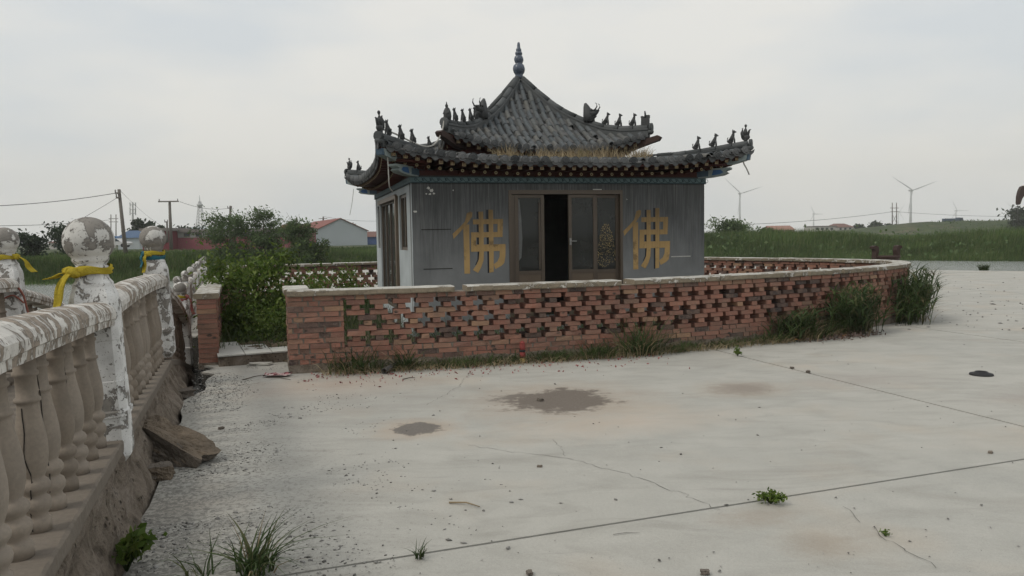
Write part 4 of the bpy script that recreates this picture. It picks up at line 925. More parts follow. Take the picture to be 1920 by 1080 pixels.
# ---------------------------------------------------------------- bridge balustrades
baluster_prof = []
def baluster_mesh(hgt):
    P = [(.052, 0), (.052, .07), (.044, .078), (.040, .10), (.056, .13), (.060, .155), (.054, .185), (.040, .20), (.042, .215), (.058, .24), (.060, .262), (.052, .285), (.040, .30), (.043, .315), (.056, .37), (.062, .43), (.061, .50), (.054, .58), (.046, .65), (.0415, .705), (.041, .72), (.051, .728), (.051, .745), (.041, .752), (.040, .80), (.041, .865), (.05, .873), (.05, .89), (.043, .897), (.045, 1.0)]
    baluster_prof[:] = P
    mb = MB(); mb.lathe([(r * .9, z * hgt) for r, z in P], 18); me = mb.mesh('baluster'); me.materials.append(MT['baluster']); return me
def post(par, x, y, zb, body=1.13, w=.245, ball=.135, lean=.075, rz=0., label=None, neck=True):
    """chamfered square post with a collar near its foot, a neck and a ball; leans a little to the left"""
    M = Matrix.Translation((x, y, zb)) @ Matrix.Rotation(rz, 4, 'Z') @ Matrix.Rotation(-lean, 4, 'Y')
    mb = MB(); rings = []; c = w * .14
    def rg(h, k, cc=None):
        a = w / 2 * k; b = a - (cc if cc is not None else c) * k
        rings.append([(a, -b, h), (a, b, h), (b, a, h), (-b, a, h), (-a, b, h), (-a, -b, h), (-b, -a, h), (b, -a, h)])
    for h, k in ((-.0, .62), (.05, .95), (.10, .97), (.285, .97), (.29, 1.06), (.32, 1.07), (.33, .985), (.50, .985), (.505, .965), (.74, .965), (.745, .985), (.97, .985), (1.0, .95), (1.055, .80), (1.075, .80), (1.10, .66), (1.13, .60)): rg(h * body / 1.13, k)
    vs = [M @ Vector(p) for r in rings for p in r]; fs = []
    for i in range(len(rings) - 1):
        for k in range(8): fs.append((8 * i + k, 8 * i + (k + 1) % 8, 8 * i + 8 + (k + 1) % 8, 8 * i + 8 + k))
    fs += [tuple(reversed(range(8))), tuple(range(8 * len(rings) - 8, 8 * len(rings)))]
    mb.add(vs, fs); o = mb.build('post', MT['post'], par)
    if label: tag(o, label)
    s = body / 1.13; r = ball; b0 = body
    pr = [(.075 * s, -.02), (.075 * s, .0), (.088 * s, .015), (.094 * s, .03), (.088 * s, .045), (.078 * s, .05), (.092 * s, .07), (.10 * s, .085)]
    cz = .085 + r * .80
    for i in range(3, 25):
        a = -pi / 2 + pi * i / 24 * 1.0; 
        if r * sin(a) + cz > .095: pr.append((max(.002, r * cos(a)), r * sin(a) + cz))
    mb = MB(); mb.lathe(pr, 28, M=M @ Matrix.Translation((0, 0, b0))); mb.build('ball_finial', MT['ballm'], o)
    return o, M
def rail_piece(par, A, Bp, w=.175, h=.14, sag=0., label=None, n=24):
    A, Bp = Vector(A), Vector(Bp); t = (Bp - A); tn = Vector((t.x, t.y, 0)).normalized(); sd = Vector((-tn.y, tn.x, 0))
    ring = [(-.5, 0), (-.52, .25), (-.58, .30), (-.58, .55), (-.5, .72), (-.3, .92), (0, 1.0), (.3, .92), (.5, .72), (.58, .55), (.58, .30), (.52, .25), (.5, 0)]
    # object space: x across, y along, so that the paint streaks can follow the rail
    L = t.length; vs, fs = [], []
    for i in range(n + 1):
        k = i / n; zz = sag * 4 * k * (1 - k)
        for a, b in ring:
            j = mnoise.noise(((A.x + t.x * k) * 7, a * 9, b * 9)) * .006; vs.append((a * w + j, L * k, b * h + zz + j))
        if i:
            m = len(ring)
            for e in range(m): fs.append((m * i - m + e, m * i - m + (e + 1) % m, m * i + (e + 1) % m, m * i + e))
    m = len(ring); fs += [tuple(reversed(range(m))), tuple(range(m * n, m * n + m))]
    mb = MB(); mb.add(vs, fs); o = mb.build('handrail', MT['rail'], par)
    yv = t.normalized(); xv = yv.cross(Vector((0, 0, 1))).normalized(); zv = xv.cross(yv); MM = Matrix((xv, yv, zv)).transposed().to_4x4(); MM.translation = A; o.matrix_local = MM
    if label: tag(o, label)
    return o
def prof_z(s, tab): return float(np.interp(s, [a for a, b in tab], [b for a, b in tab]))
BZ = [(-5, .45), (-1.2, .52), (1.0, .45), (5.2, .30), (6.5, .1), (9.6, -.45), (13, -.9)]       # top of the bridge beam along its length
def BB(s, o=0.0):
    """the balustrade runs slightly askew of the platform edge"""
    return B(s, o - .0185 * (s - 1))
def side(o, root, tag_near):
    """one balustrade; o = offset to the right of the beam line"""
    # posts
    out = []
    for s, lab in ((-3.3, None), (.98, None), (5.2, None), (9.55, None)):
        x, y = BB(s, o + .03); zb = {-3.3: .36, .98: .30, 5.2: .325, 9.55: -.455}[s]; out.append((s, x, y, zb, lab))
    P = []
    for s, x, y, zb, lab in out:
        P.append(post(root, x, y, zb, 1.12 if s < 8 else 1.13, rz=atan2(BN.y, BN.x) + 0, lean=(.045 if s < 8 else .035), ball=.137 if s < 8 else .10))
    # bays
    bm = {}
    for (s0, s1, r0, r1, nb) in ((-3.16, .86, .77, .67, 14), (1.10, 5.08, .72, .81, 14), (5.32, 9.43, .73, .70, 14)):
        z0, z1 = prof_z(s0, BZ), prof_z(s1, BZ); x0, y0 = BB(s0, o + .01); x1, y1 = BB(s1, o + .01)
        rail_piece(root, (x0, y0, z0 + r0), (x1, y1, z1 + r1), sag=.03 if s0 < 5 else .06)
        for i in range(nb):
            k = (i + .5) / nb; s = s0 + (s1 - s0) * k; x, y = BB(s, o); z = prof_z(s, BZ); rh = z0 + r0 + (z1 + r1 - z0 - r0) * k + .02 - z
            me = bm.setdefault(round(rh, 1), baluster_mesh(round(rh, 1))); 
            ob = inst('baluster', me, Vector((x, y, z)), Matrix.Rotation(atan2(BN.y, BN.x), 3, 'Z') @ Matrix.Rotation(-.05 + random.gauss(0, .012), 3, 'Y') @ Matrix.Rotation(0 if tag_near else random.uniform(0, 6), 3, 'Z'), root, (1, 1, rh / round(rh, 1)))
            if tag_near and s < 1 and i in (6, 8, 9, 11):      # long splits in the nearest balusters
                ang = random.uniform(-1.9, -1.2); b = MB(); zz = np.linspace(.12, .95, 16) if i != 8 else np.linspace(.02, .7, 16); prof = baluster_prof; pts = []
                for z_ in zz:
                    a2 = ang + .35 * mnoise.noise((z_ * 5, i, 2)); rr_ = float(np.interp(z_, [p[1] for p in prof], [p[0] * .9 for p in prof])) + .0008; pts.append((rr_ * cos(a2), rr_ * sin(a2), z_ * round(rh, 1)))
                b.tube(pts, .0022, 5); ck = b.build('crack', MT['crack'], ob); ck.rotation_euler = (0, 0, 0)
    return P
right_b = thing('bridge_balustrade', 'near white flaking balustrade with ball topped posts beside the concrete yard', 'balustrade', (*B(0), 0))
right_b.location = (0, 0, 0)
P_right = side(-.185, right_b, True)
left_b = thing('bridge_balustrade', 'far balustrade of the bridge with a ribboned ball post, cut by the left frame edge', 'balustrade', (0, 0, 0))
P_left = side(-.185 - 1.40, left_b, False)
# beam under the balustrade: smooth curb on top, muddy broken side
def beam(o0, o1, name, lab, rough=True):
    br = right_b if o0 > -.5 else left_b
    ss = np.arange(-5, 12, .035); rows = []
    zs = [1., .86, .72, .58, .44, .3, .15, 0.]
    V = []; F = []; nz = 34; nl = len(ss)
    for i, s in enumerate(ss):
        top = prof_z(s, BZ); 
        for k in range(nz + 1):
            t = k / nz; z = top - .055 - (top + 1.4) * t * .9 if k else top - .055; nn = mnoise.fractal((s * 5.2, z * 6.0, o0), 1., 2., 4) * .028 + mnoise.noise((s * 1.4, z * 2.2, 3)) * .02 - .045 * max(0, mnoise.noise((s * 4, z * 6, 8)))
            a = BB(s, o1); kk = min(1, max(0, (top - .055 - z) / max(.15, top - .055 + .04))); e = B(s, .045 if o0 > -.5 else o1 + .1) if s < 5.2 else BB(s, o1 + .1); q = (nn - .02 if k > 1 else nn * .3); x, y = a[0] + (e[0] - a[0]) * kk + BN.x * q, a[1] + (e[1] - a[1]) * kk + BN.y * q; V.append((x, y, z))
    for i in range(nl - 1):
        for k in range(nz): F.append((i * (nz + 1) + k, i * (nz + 1) + k + 1, (i + 1) * (nz + 1) + k + 1, (i + 1) * (nz + 1) + k))
    np_obj('beam_side', V, F, MT['mud'], br, False)
    mb = MB(); vs, fs = [], []; w0, w1 = o0, o1 + .012
    for i, s in enumerate(ss):
        z = prof_z(s, BZ)
        for o, h in ((w0, -.25), (w1, -.07), (w1 + .002, -.06), (w1, -.008), (w1 - .012, 0.), (w0, 0)):
            x, y = BB(s, o + random.gauss(0, .0015)); vs.append((x, y, z + h + random.gauss(0, .001)))
        if i:
            for k in range(6): fs.append((6 * i - 6 + k, 6 * i - 6 + (k + 1) % 6, 6 * i + (k + 1) % 6, 6 * i + k))
    mb.add(vs, fs); mb.build('curb', MT['curb'], br)
beam(-.29, -.085, 'beam', '')
beam(-1.70, -1.49, 'beam', '')
mb = MB(); vs, fs = [], []
for i, s in enumerate(np.arange(-6, 13, .2)):
    z = prof_z(s, BZ) - .1
    for o, h in ((-1.58, 0), (-.28, 0), (-.28, -.3), (-1.58, -.3)): x, y = BB(s, o); vs.append((x, y, z + h))
    if i:
        for k in range(4): fs.append((4 * i - 4 + k, 4 * i - 4 + (k + 1) % 4, 4 * i + (k + 1) % 4, 4 * i + k))
mb.add(vs, fs); tag(mb.build('bridge_deck', MT['curb']), kind='structure')
# small balustrade along the platform edge beyond the bridge
far_b = thing('edge_balustrade', 'small pale balustrade running along the platform edge past the left brick pier', 'balustrade', (0, 0, 0))
n = 0
bmf = baluster_mesh(.62)
for i in range(8):
    s = 10.4 + i * 2.6; x, y = B(s, -.44 - .0185 * (s - 10)); post(far_b, x, y, -.02, .80, .17, .075, .0, rz=atan2(BN.y, BN.x))
    if i < 7:
        x0, y0 = B(s + .08, -.44 - .0185 * (s - 10)); x1, y1 = B(s + 2.52, -.49 - .0185 * (s - 10)); rail_piece(far_b, (x0, y0, .66), (x1, y1, .66), .13, .1, n=6)
        mb = MB(); a = Vector((x0, y0, -.02)); b = Vector((x1, y1, -.02)); t = (b - a).normalized(); q = Vector((-t.y, t.x, 0)) * .08
        mb.add([a - q, a + q, b + q, b - q] + [p + Vector((0, 0, .10)) for p in (a - q, a + q, b + q, b - q)], [(3, 2, 1, 0), (4, 5, 6, 7), (0, 1, 5, 4), (1, 2, 6, 5), (2, 3, 7, 6), (3, 0, 4, 7)]); mb.build('plinth', MT['curb'], far_b)
        for k in range(8): xx, yy = B(s + .2 + k * .31, -.44 - .0185 * (s + k * .31 - 9.8)); inst('baluster', bmf, Vector((xx, yy, .07)), Matrix.Identity(3), far_b, (.8, .8, .96))
# ---- ribbons tied round the necks
def ribbon(pm, mats, label, tails, r=.098, h=0.02, width=.05, cat='ribbon', body=1.12, name='cloth_ribbon', wraps=1):
    M = pm[1] @ Matrix.Translation((0, 0, body + .0)); root = thing(name, label, cat, M.translation)
    inv = Matrix.Translation(-M.translation) @ M
    for wv in range(wraps):
        mat = mats[wv % len(mats)]; mb = MB(); vs, fs = [], []; n = 40; hh = h - wv * .045
        prof = [(.0, -.5), (.012, -.35), (.006, -.15), (.016, .05), (.008, .25), (.012, .4), (.0, .5)]
        for i in range(n):
            a = 2 * pi * i / n; wob = .006 * sin(3 * a + wv)
            for k, (o, z) in enumerate(prof): rr = r + o + .005 * mnoise.noise((a * 2, z * 6, wv)); vs.append(inv @ Vector((rr * cos(a), rr * sin(a), hh + z * width * (1 + .25 * sin(2 * a)) + wob)))
        m = len(prof)
        for i in range(n):
            for k in range(m - 1): fs.append((i * m + k, ((i + 1) % n) * m + k, ((i + 1) % n) * m + k + 1, i * m + k + 1))
        mb.add(vs, fs, 0, True); mb.build('wrap', mat, root, fix=False)
    for (ang, mat, L, w, out, drop, tw) in tails:
        c, s_ = cos(ang), sin(ang); mb = MB(); 
        mb.ball(inv @ Vector(((r + .02) * c, (r + .02) * s_, h)), (.035, .035, .03), 9, 7); 
        for q in range(3): a2 = ang + (q - 1) * .35; mb.tube([inv @ Vector(((r + .01) * cos(a2), (r + .01) * sin(a2), h + .02 - .02 * q)), inv @ Vector(((r + .045) * c, (r + .045) * s_, h + .01))], .016, 6)
        mb.build('knot', mat, root)
        n = 16; m = 7; vs, fs = [], []; tang = Vector((-s_, c, 0)); rad = Vector((c, s_, 0))
        for i in range(n + 1):
            t = i / n; p = Vector((0, 0, h)) + rad * (r + .03 + out * (t ** .6) + .012 * sin(t * 7)) + tang * (drop * t) + Vector((0, 0, -L * t))
            ww = w * (.35 + .65 * min(1, t * 1.6))
            for k in range(m):
                q = (k / (m - 1) - .5); vs.append(inv @ (p + tang * q * ww * cos(tw * t) + rad * (q * ww * sin(tw * t) + .010 * sin(k * 2.1 + t * 3))))
            if i:
                for k in range(m - 1): fs.append(((i - 1) * m + k, (i - 1) * m + k + 1, i * m + k + 1, i * m + k))
        b = MB(); b.add(vs, fs, 0, True); tl = b.build('tail', mat, root, fix=False); sol = tl.modifiers.new('th', 'SOLIDIFY'); sol.thickness = .003
    return root
Y, TL, PK, RD = MT['yellowcloth'], MT['tealcloth'], MT['pinkcloth'], MT['redcloth']
ribbon(P_right[1], [Y], 'yellow cloth strip knotted round the neck of the nearest ball post', [(radians(-135), Y, .27, .12, .10, -.06, .45), (radians(-155), Y, .03, .09, .08, .0, 1.2)])
ribbon(P_right[2], [Y, TL], 'yellow and teal strips tied under the second ball post', [(radians(-120), Y, .2, .06, .05, -.02, .4), (radians(-140), TL, .14, .05, .06, .03, .3)], wraps=2, h=.03)
ribbon(P_right[3], [Y, PK], 'yellow and pink cloth tied on the low third ball post', [(radians(-20), PK, .3, .06, .06, .02, .4)], r=.095, body=1.13, wraps=2, h=.02)
ribbon(P_left[2], [Y], 'yellow strip with hanging tail on the far side ball post', [(radians(-25), Y, .17, .07, .12, .05, .3)])
# faded red cord hanging from that post over the rail
pm = P_left[2][1]; mb = MB(); pts = [pm @ Vector(p) for p in ((-.13, -.14, .95), (-.06, -.15, .86), (.02, -.15, .9), (.10, -.145, .84), (.14, -.1, .74), (.15, -.06, .6), (.16, -.05, .5), (.15, -.04, .42))]
mb.tube(spline(pts, .02), .011, 6); mb.tube(spline([pm @ Vector(p) for p in ((-.16, -.14, .8), (-.05, -.155, .72), (.06, -.15, .75), (.14, -.1, .66))], .02), .009, 6); tag(mb.build('red_cord', RD), 'faded red cord draped over the far side ball post', 'cord')
# ---------------------------------------------------------------- vegetation
def join(parts):
    V, F, o = [], [], 0
    for v, f in parts: V.append(v); F.append(f + o); o += len(v)
    return np.concatenate(V), np.concatenate(F)
def tuft(name, label, cat, pos, n, h, spread, w=.012, wind=(0, 0), bend=(.3, .9), mat='grass', group=None, dry=0, segs=4, ell=None, seeds=0):
    pos = np.array(pos[:3], float); ang = rng.uniform(0, 2 * pi, n); rr = spread * np.sqrt(rng.uniform(0, 1, n))
    off = np.c_[rr * np.cos(ang), rr * np.sin(ang), np.zeros(n)]
    if ell is not None: ax = np.array([cos(ell[1]), sin(ell[1])]); k = rng.uniform(-1, 1, n) * ell[0]; off[:, :2] += k[:, None] * ax
    d = np.c_[np.cos(ang), np.sin(ang)] * .5 + rng.normal(size=(n, 2)) * .8 + np.array(wind); d /= np.maximum(.3, np.linalg.norm(d, axis=1))[:, None]
    hh = h * rng.uniform(.45, 1.0, n); V, F = blades(pos + off, hh, d, rng.uniform(*bend, n), w * rng.uniform(.6, 1.2, n), segs)
    if dry:
        root = thing(name, label, cat, tuple(pos), 0, group); o = np_obj('green_blades', V - pos, F, MT[mat], root)
        m = dry; ang = rng.uniform(0, 2 * pi, m); rr = spread * 1.1 * np.sqrt(rng.uniform(0, 1, m)); off = np.c_[rr * np.cos(ang), rr * np.sin(ang), np.zeros(m)]
        if ell is not None: k = rng.uniform(-1, 1, m) * ell[0]; off[:, :2] += k[:, None] * ax
        V, F = blades(off, h * rng.uniform(.2, .9, m), np.c_[np.cos(ang), np.sin(ang)], rng.uniform(.6, 1.8, m), w * .7, segs); np_obj('dry_stalks', V, F, MT['dry'], root); return root
    o = np_obj(name, V - pos, F, MT[mat]); o.location = pos; return tag(o, label, cat, group)
def foot(u, out=.24):
    """ground point just outside the wall, under picture column u"""
    s = s_of(main, u); q, t = main(s); return np.array([q[0] + t[1] * out, q[1] - t[0] * out, 0.]), atan2(t[1], t[0])
GW = 'weeds along the foot of the brick wall'
for (u, n, h, spr, L, dry, lab, out) in ((662, 260, .46, .12, .17, 20, 'dark grass clump at the foot of the solid brick pier', .26), (748, 90, .5, .07, .05, 8, 'thin upright grass tuft just right of the pier grass', .22), (850, 240, .22, .08, .18, 10, 'low arching grass between the fallen pipe and the red tube', .28),
      (930, 200, .22, .08, .2, 12, 'low grass tuft just left of the red firework tube', .25), (1030, 240, .2, .09, .22, 40, 'low grass just right of the red firework tube', .25), (1105, 220, .36, .1, .16, 60, 'mixed green and dry grass under the pink holes', .27), (1180, 300, .72, .15, .14, 60, 'tall leafy grass clump reaching halfway up the wall', .26),
      (1262, 220, .2, .1, .2, 30, 'short grass fringe right of the tall clump', .24), (1345, 200, .17, .1, .24, 60, 'short straw and grass at the start of the yard joint', .24), (1425, 200, .3, .12, .2, 120, 'dry brown weeds left of the first reed clump', .26), (1490, 260, .5, .14, .25, 50, 'dark low weeds leading into the reeds', .3)):
    p, a = foot(u, out); tuft('grass_clump', lab, 'grass', p, int(n * .55), h, spr * 1.5, .018, (.15, -.2), (.2, 1.4), group=GW, dry=dry + 12, ell=(L * 1.2, a))
# two reed clumps at the round end, leaning right
def reeds(label, pos, n, h, spread, ell, wind, seed):
    """reed plants: thin stems, each with arching leaves"""
    random.seed(seed); pos = Vector(pos); root = thing('reed_clump', label, 'reeds', tuple(pos), 0, 'reeds at the round end of the wall'); st = MB(); base, hh, dd, bb, ww = [], [], [], [], []
    for i in range(n):
        k = random.uniform(-1, 1) * ell[0]; b = Vector((k * cos(ell[1]) + random.gauss(0, spread * .5), k * sin(ell[1]) + random.gauss(0, spread * .5), 0)); H_ = h * random.uniform(.45, 1.05); ln = Vector((wind[0], wind[1], 0)) * H_ * random.uniform(.1, .45) + Vector((random.gauss(0, .05), random.gauss(0, .05), 0)); top = b + ln + Vector((0, 0, H_)); mid = b + ln * .35 + Vector((0, 0, H_ * .5)); st.tube([b, mid, top], [.005, .004, .002], 4)
        for j in range(random.randint(7, 11)):
            t_ = random.uniform(.12, 1.); q = b.lerp(mid, t_ * 2) if t_ < .5 else mid.lerp(top, t_ * 2 - 1); a = random.uniform(0, 2 * pi); d = Vector((cos(a) + wind[0] * .9, sin(a) * .8 + wind[1])); d = d.normalized(); base.append(q[:]); hh.append(random.uniform(.2, .42) * (1.1 - .4 * t_)); dd.append(d[:]); bb.append(random.uniform(.6, 1.7)); ww.append(random.uniform(.016, .034))
    st.build('stem', MT['grass'], root); V, F = blades(np.array(base), np.array(hh), np.array(dd), np.array(bb), np.array(ww), 5); np_obj('reed_leaves', V, F, MT['grass'], root)
    m = 50; an = rng.uniform(0, 2 * pi, m); off = np.c_[rng.normal(0, spread, m), rng.normal(0, spread * .6, m), np.zeros(m)]; V, F = blades(off, rng.uniform(.15, .5, m), np.c_[np.cos(an), np.sin(an)], rng.uniform(.8, 2, m), .012, 4); np_obj('dry_stalks', V, F, MT['dry'], root)
p, a = foot(1560, .36); reeds('broad leafy reed clump in front of the curved wall', p, 95, .72, .22, (.42, a), (.45, -.1), 71)
reeds('dense reed clump hugging the round end of the wall, leaning over the yard', (6.98, 13.30, 0), 130, .92, .24, (.55, .95), (.5, -.15), 72)
p, a = foot(1468, .30); reeds('low thin reeds left of the broad reed clump', p, 40, .42, .15, (.28, a), (.4, -.1), 73)
# thin continuous fringe of grass and straw along the wall foot
m = 5200; s_ = rng.uniform(.55, 8.9, m); dn = np.array([mnoise.noise((x * 1.7, 4, 0)) for x in s_]); k = dn > rng.uniform(-.55, .35, m); s_ = s_[k]; dn = dn[k]; m = len(s_)
P = np.array([np.r_[main(x)[0] + np.array([main(x)[1][1], -main(x)[1][0]]) * (.13 + abs(rng.normal(0, .11))), 0.] for x in s_]); an = rng.uniform(0, 2 * pi, m); V, F = blades(P, rng.uniform(.05, .2, m) * (1 + .8 * np.maximum(0, dn)), np.c_[np.cos(an), np.sin(an)], rng.uniform(.4, 1.8, m), .011, 3)
h_ = int(len(F) * .0) ; tag(np_obj('wall_foot_grass', V, F, MT['grass']), 'thin grass fringe along the whole foot of the brick wall', 'grass', kind='stuff')
p, a = foot(1450, .3)
for u0, lab in ((1530, 'brown leaf litter below the first reed clump'),):
    p, a = foot(u0, .55); m = 260; off = np.c_[rng.normal(0, .42, m), rng.normal(0, .1, m), rng.uniform(.005, .05, m)]; ca, sa = cos(a), sin(a)
    c = p + np.c_[off[:, 0] * ca - off[:, 1] * sa, off[:, 0] * sa + off[:, 1] * ca, off[:, 2]]; V, F = leaves(c, rng.uniform(.04, .10, m), .2, .25)
    o = np_obj('leaf_litter', V, F, m_plain('reddish_dead_leaf', (.12, .062, .04), .9, .4, 20, isl=.4)); tag(o, lab, 'leaf litter', kind='stuff')
# straw along the wall foot
m = 2600; s_ = rng.uniform(.4, 8.6, m); P = np.array([np.r_[main(x)[0] + np.array([main(x)[1][1], -main(x)[1][0]]) * rng.uniform(.16, .5), .01] for x in s_]); an = rng.uniform(0, 2 * pi, m)
V, F = blades(P, rng.uniform(.04, .16, m), np.c_[np.cos(an), np.sin(an)], rng.uniform(.8, 2.4, m), .007, 3); tag(np_obj('straw_litter', V, F, MT['dry']), 'dry straw strewn along the wall foot', 'straw', kind='stuff')
# yard weeds
def leafy(name, label, pos, n, h, spread, size, mat='bush', group=None, asp=.45):
    root = thing(name, label, 'weed', tuple(pos), 0, group); st = MB(); C = []
    for i in range(n):
        a = random.uniform(0, 2 * pi); L = random.uniform(.5, 1); r = spread * L; tip = Vector((r * cos(a), r * sin(a), h * random.uniform(.35, 1))); mid = tip * .5 + Vector((0, 0, h * .22)); st.tube([(0, 0, 0), mid, tip], [.004, .003, .0015], 5)
        for t in np.linspace(.35, 1, 7):
            q = mid.lerp(tip, max(0, t * 2 - 1)) if t > .5 else Vector((0, 0, 0)).lerp(mid, t * 2)
            for _ in range(3): C.append(q + Vector((random.gauss(0, size * .5), random.gauss(0, size * .5), random.gauss(0, size * .25))))
    st.build('stem', MT['grass'], root); V, F = leaves(np.array([c[:] for c in C]), rng.uniform(.6, 1.2, len(C)) * size, .25, asp); lm = np_obj('leaf_mass', V, F, MT[mat], root); lm['kind'] = 'stuff'; return root
YW = 'weeds growing out of the yard joints'
leafy('yard_weed', 'compact leafy weed in the nearer yard joint', gp(1445, 944), 12, .07, .085, .032, group=YW)
leafy('yard_weed', 'small upright weed beside the farther yard joint near the wall', gp(1383, 668), 7, .13, .05, .035, group=YW)
leafy('yard_weed', 'broad leaved dark weed under the bridge beam at the lower left', gp(238, 1072), 12, .2, .13, .06, group=YW)
leafy('yard_weed', 'tiny wilted sprig on the joint right of the compact weed', gp(1660, 1005), 4, .03, .03, .014, group=YW)
tuft('yard_weed', 'spiky small weed at the lower left end of the near joint', 'weed', gp(786, 1047), 26, .11, .02, .010, (0, 0), (.3, 1.3), 'grass', YW)
o = tuft('grass_clump', 'spreading grass clump with broad blades at the bottom edge', 'grass', gp(478, 1072), 95, .34, .09, .014, (.35, 0), (.4, 1.7), 'grass', dry=14)
tuft('grass_clump', 'sparse grass shoots at the bottom edge left of the spreading clump', 'grass', gp(375, 1085), 20, .26, .07, .013, (-.2, 0), (.4, 1.5), 'grass')
tuft('edge_shrub', 'small green shrub at the far right edge of the yard', 'shrub', gp(1845, 507), 180, .36, .16, .03, (0, 0), (.3, 1.0), 'grass')
tuft('edge_shrub', 'few grass blades at the yard edge beside the censer', 'shrub', gp(1735, 508), 30, .25, .1, .02, (0, 0), (.3, 1.0), 'grass')
# the leaning reed stalk past the round end
# grass growing on the lower roof
n = 1500; xs = rng.uniform(-1.2, 1.45, n); ps = rng.uniform(2.25, 2.86, n) ; keep = mnoise.noise
P = np.array([[x, -p, zlo(x, p) + .0] for x, p in zip(xs, ps)]); dens = np.array([mnoise.noise((x * 2.3, 7, 0)) for x in xs]); k = dens > -.25; P = P[k]; n = len(P)
an = rng.uniform(0, 2 * pi, n); V, F = blades(P, rng.uniform(.08, .27, n) * np.clip(1.1 + 1.3 * dens[k], .4, 1.6), np.c_[np.cos(an), np.sin(an)], rng.uniform(.1, .7, n), .010, 3)
o = np_obj('roof_grass', V, F, MT['dry']); o.location = PC; o.rotation_euler.z = PYAW; tag(o, 'dry yellow grass growing on the lower tile roof', 'grass', kind='stuff')
def onroof(x, p): return PC + PM @ Vector((x, -p, zlo(x, p)))
tuft('roof_weed', 'bright green weed tuft among the dry roof grass', 'weed', onroof(.30, 2.5), 60, .26, .04, .012, (0, 0), (.1, .6), 'bush')
tuft('roof_weed', 'brown dead shrub under the right upper roof corner', 'weed', onroof(1.5, 2.2), 150, .34, .12, .012, (0, 0), (.2, .9), 'dry')
tuft('roof_weed', 'thin bare stalks beside the left ridge beasts', 'weed', PC + PM @ Vector((-2.0, -2.3, 2.85)), 7, .5, .12, .006, (0, 0), (.05, .3), 'dry')
# ---- shrubs and trees: tapered trunk with limbs, crown of leaf clumps
def tree(name, label, pos, h, w, n, leaf, mat='treel', trunk=.3, lean=(0, 0), group=None, bare=0, limbs=7, cat='tree', tr=None, low=.25, asp=.5, clump=.14, seed=1):
    random.seed(seed); root = thing(name, label, cat, tuple(pos), 0, group); tb = MB(); r0 = tr or h * .022; tips = []
    top = Vector((lean[0] * h, lean[1] * h, h * .8)); ax = spline([Vector((0, 0, -.1)), Vector((lean[0] * h * .3, lean[1] * h * .3, h * trunk)), top], .2)
    ax = [Vector((p.x + .02 * h * mnoise.noise((p.z * 2, seed, 0)), p.y + .02 * h * mnoise.noise((p.z * 2, seed, 5)), p.z)) for p in ax]; tb.tube(ax, [r0 * (1 - .8 * i / len(ax)) for i in range(len(ax))], 7)
    for i in range(limbs * 3):
        k = random.uniform(low, 1); p = ax[min(len(ax) - 1, int(k * (len(ax) - 1)))]; a = random.uniform(0, 2 * pi); prof = sin(pi * min(1, .25 + .75 * (1 - (k - low) / (1 - low + 1e-6)) * .9)) ** .7
        L = w * .5 * random.uniform(.55, 1.1) * max(.35, prof); e = p + Vector((L * cos(a) + lean[0] * L, L * sin(a), L * random.uniform(.1, .75))); m = p.lerp(e, .5) + Vector((0, 0, L * .12)); tb.tube([p, m, e], [r0 * .42 * (1.1 - k), r0 * .28 * (1.1 - k), r0 * .1], 5); tips += [e, m, m.lerp(e, .5)]
        for _ in range(2): d = e + Vector((random.gauss(0, L * .25), random.gauss(0, L * .25), random.gauss(.08, L * .2))); tb.tube([m.lerp(e, .6), d], [r0 * .12, r0 * .05], 4); tips.append(d)
    tips.append(top + Vector((0, 0, h * .12)))
    for i in range(bare): b = random.choice(tips); tb.tube([b, b + Vector((random.gauss(0, .10 * h), random.gauss(0, .05 * h), h * random.uniform(.1, .3)))], [.014, .005], 4)
    tb.build('trunk', MT['bark'], root); T = np.array([t[:] for t in tips]); sz = rng.uniform(.6, 1.3, len(T)); pk = rng.integers(0, len(T), n)
    c = T[pk] + rng.normal(size=(n, 3)) * (clump * w * sz[pk])[:, None] * np.array([1, 1, .75]); c[:, 2] = np.maximum(c[:, 2], .03 * h)
    V, F = leaves(c, leaf * rng.uniform(.6, 1.3, n), .5, asp); np_obj('crown', V, F, MT[mat], root); return root
tree('garden_bush', 'big leafy sapling bush growing inside the gateway', (-4.25, 12.3, .02), 1.3, 1.25, 7500, .085, 'bush', .2, group=None, limbs=12, cat='bush', low=.08, asp=.42, clump=.13, seed=4, tr=.03)
tree('garden_bush', 'low spreading bush right of the big sapling bush', (-3.75, 13.2, .02), .85, 1.25, 4000, .08, 'bush', .1, limbs=10, cat='bush', low=.05, asp=.45, clump=.15, seed=9, tr=.02)
tree('garden_bush', 'light green low weeds just behind the tiled threshold', (-3.35, 11.35, .02), .5, 1.1, 3200, .065, 'bush', .1, limbs=8, cat='bush', low=.05, clump=.17, seed=12, tr=.012)
tree('garden_bush', 'rounded green bush against the back wall left of the pavilion', (-3.6, 17.6, .02), .95, .8, 3000, .08, 'bush', .1, limbs=7, cat='bush', low=.05, clump=.16, seed=14, tr=.015)
tree('garden_bush', 'low green growth in front of the left side door', (-4.3, 15.6, .02), .55, 1.2, 2600, .08, 'bush', .1, limbs=7, cat='bush', low=.05, clump=.17, seed=15, tr=.012)
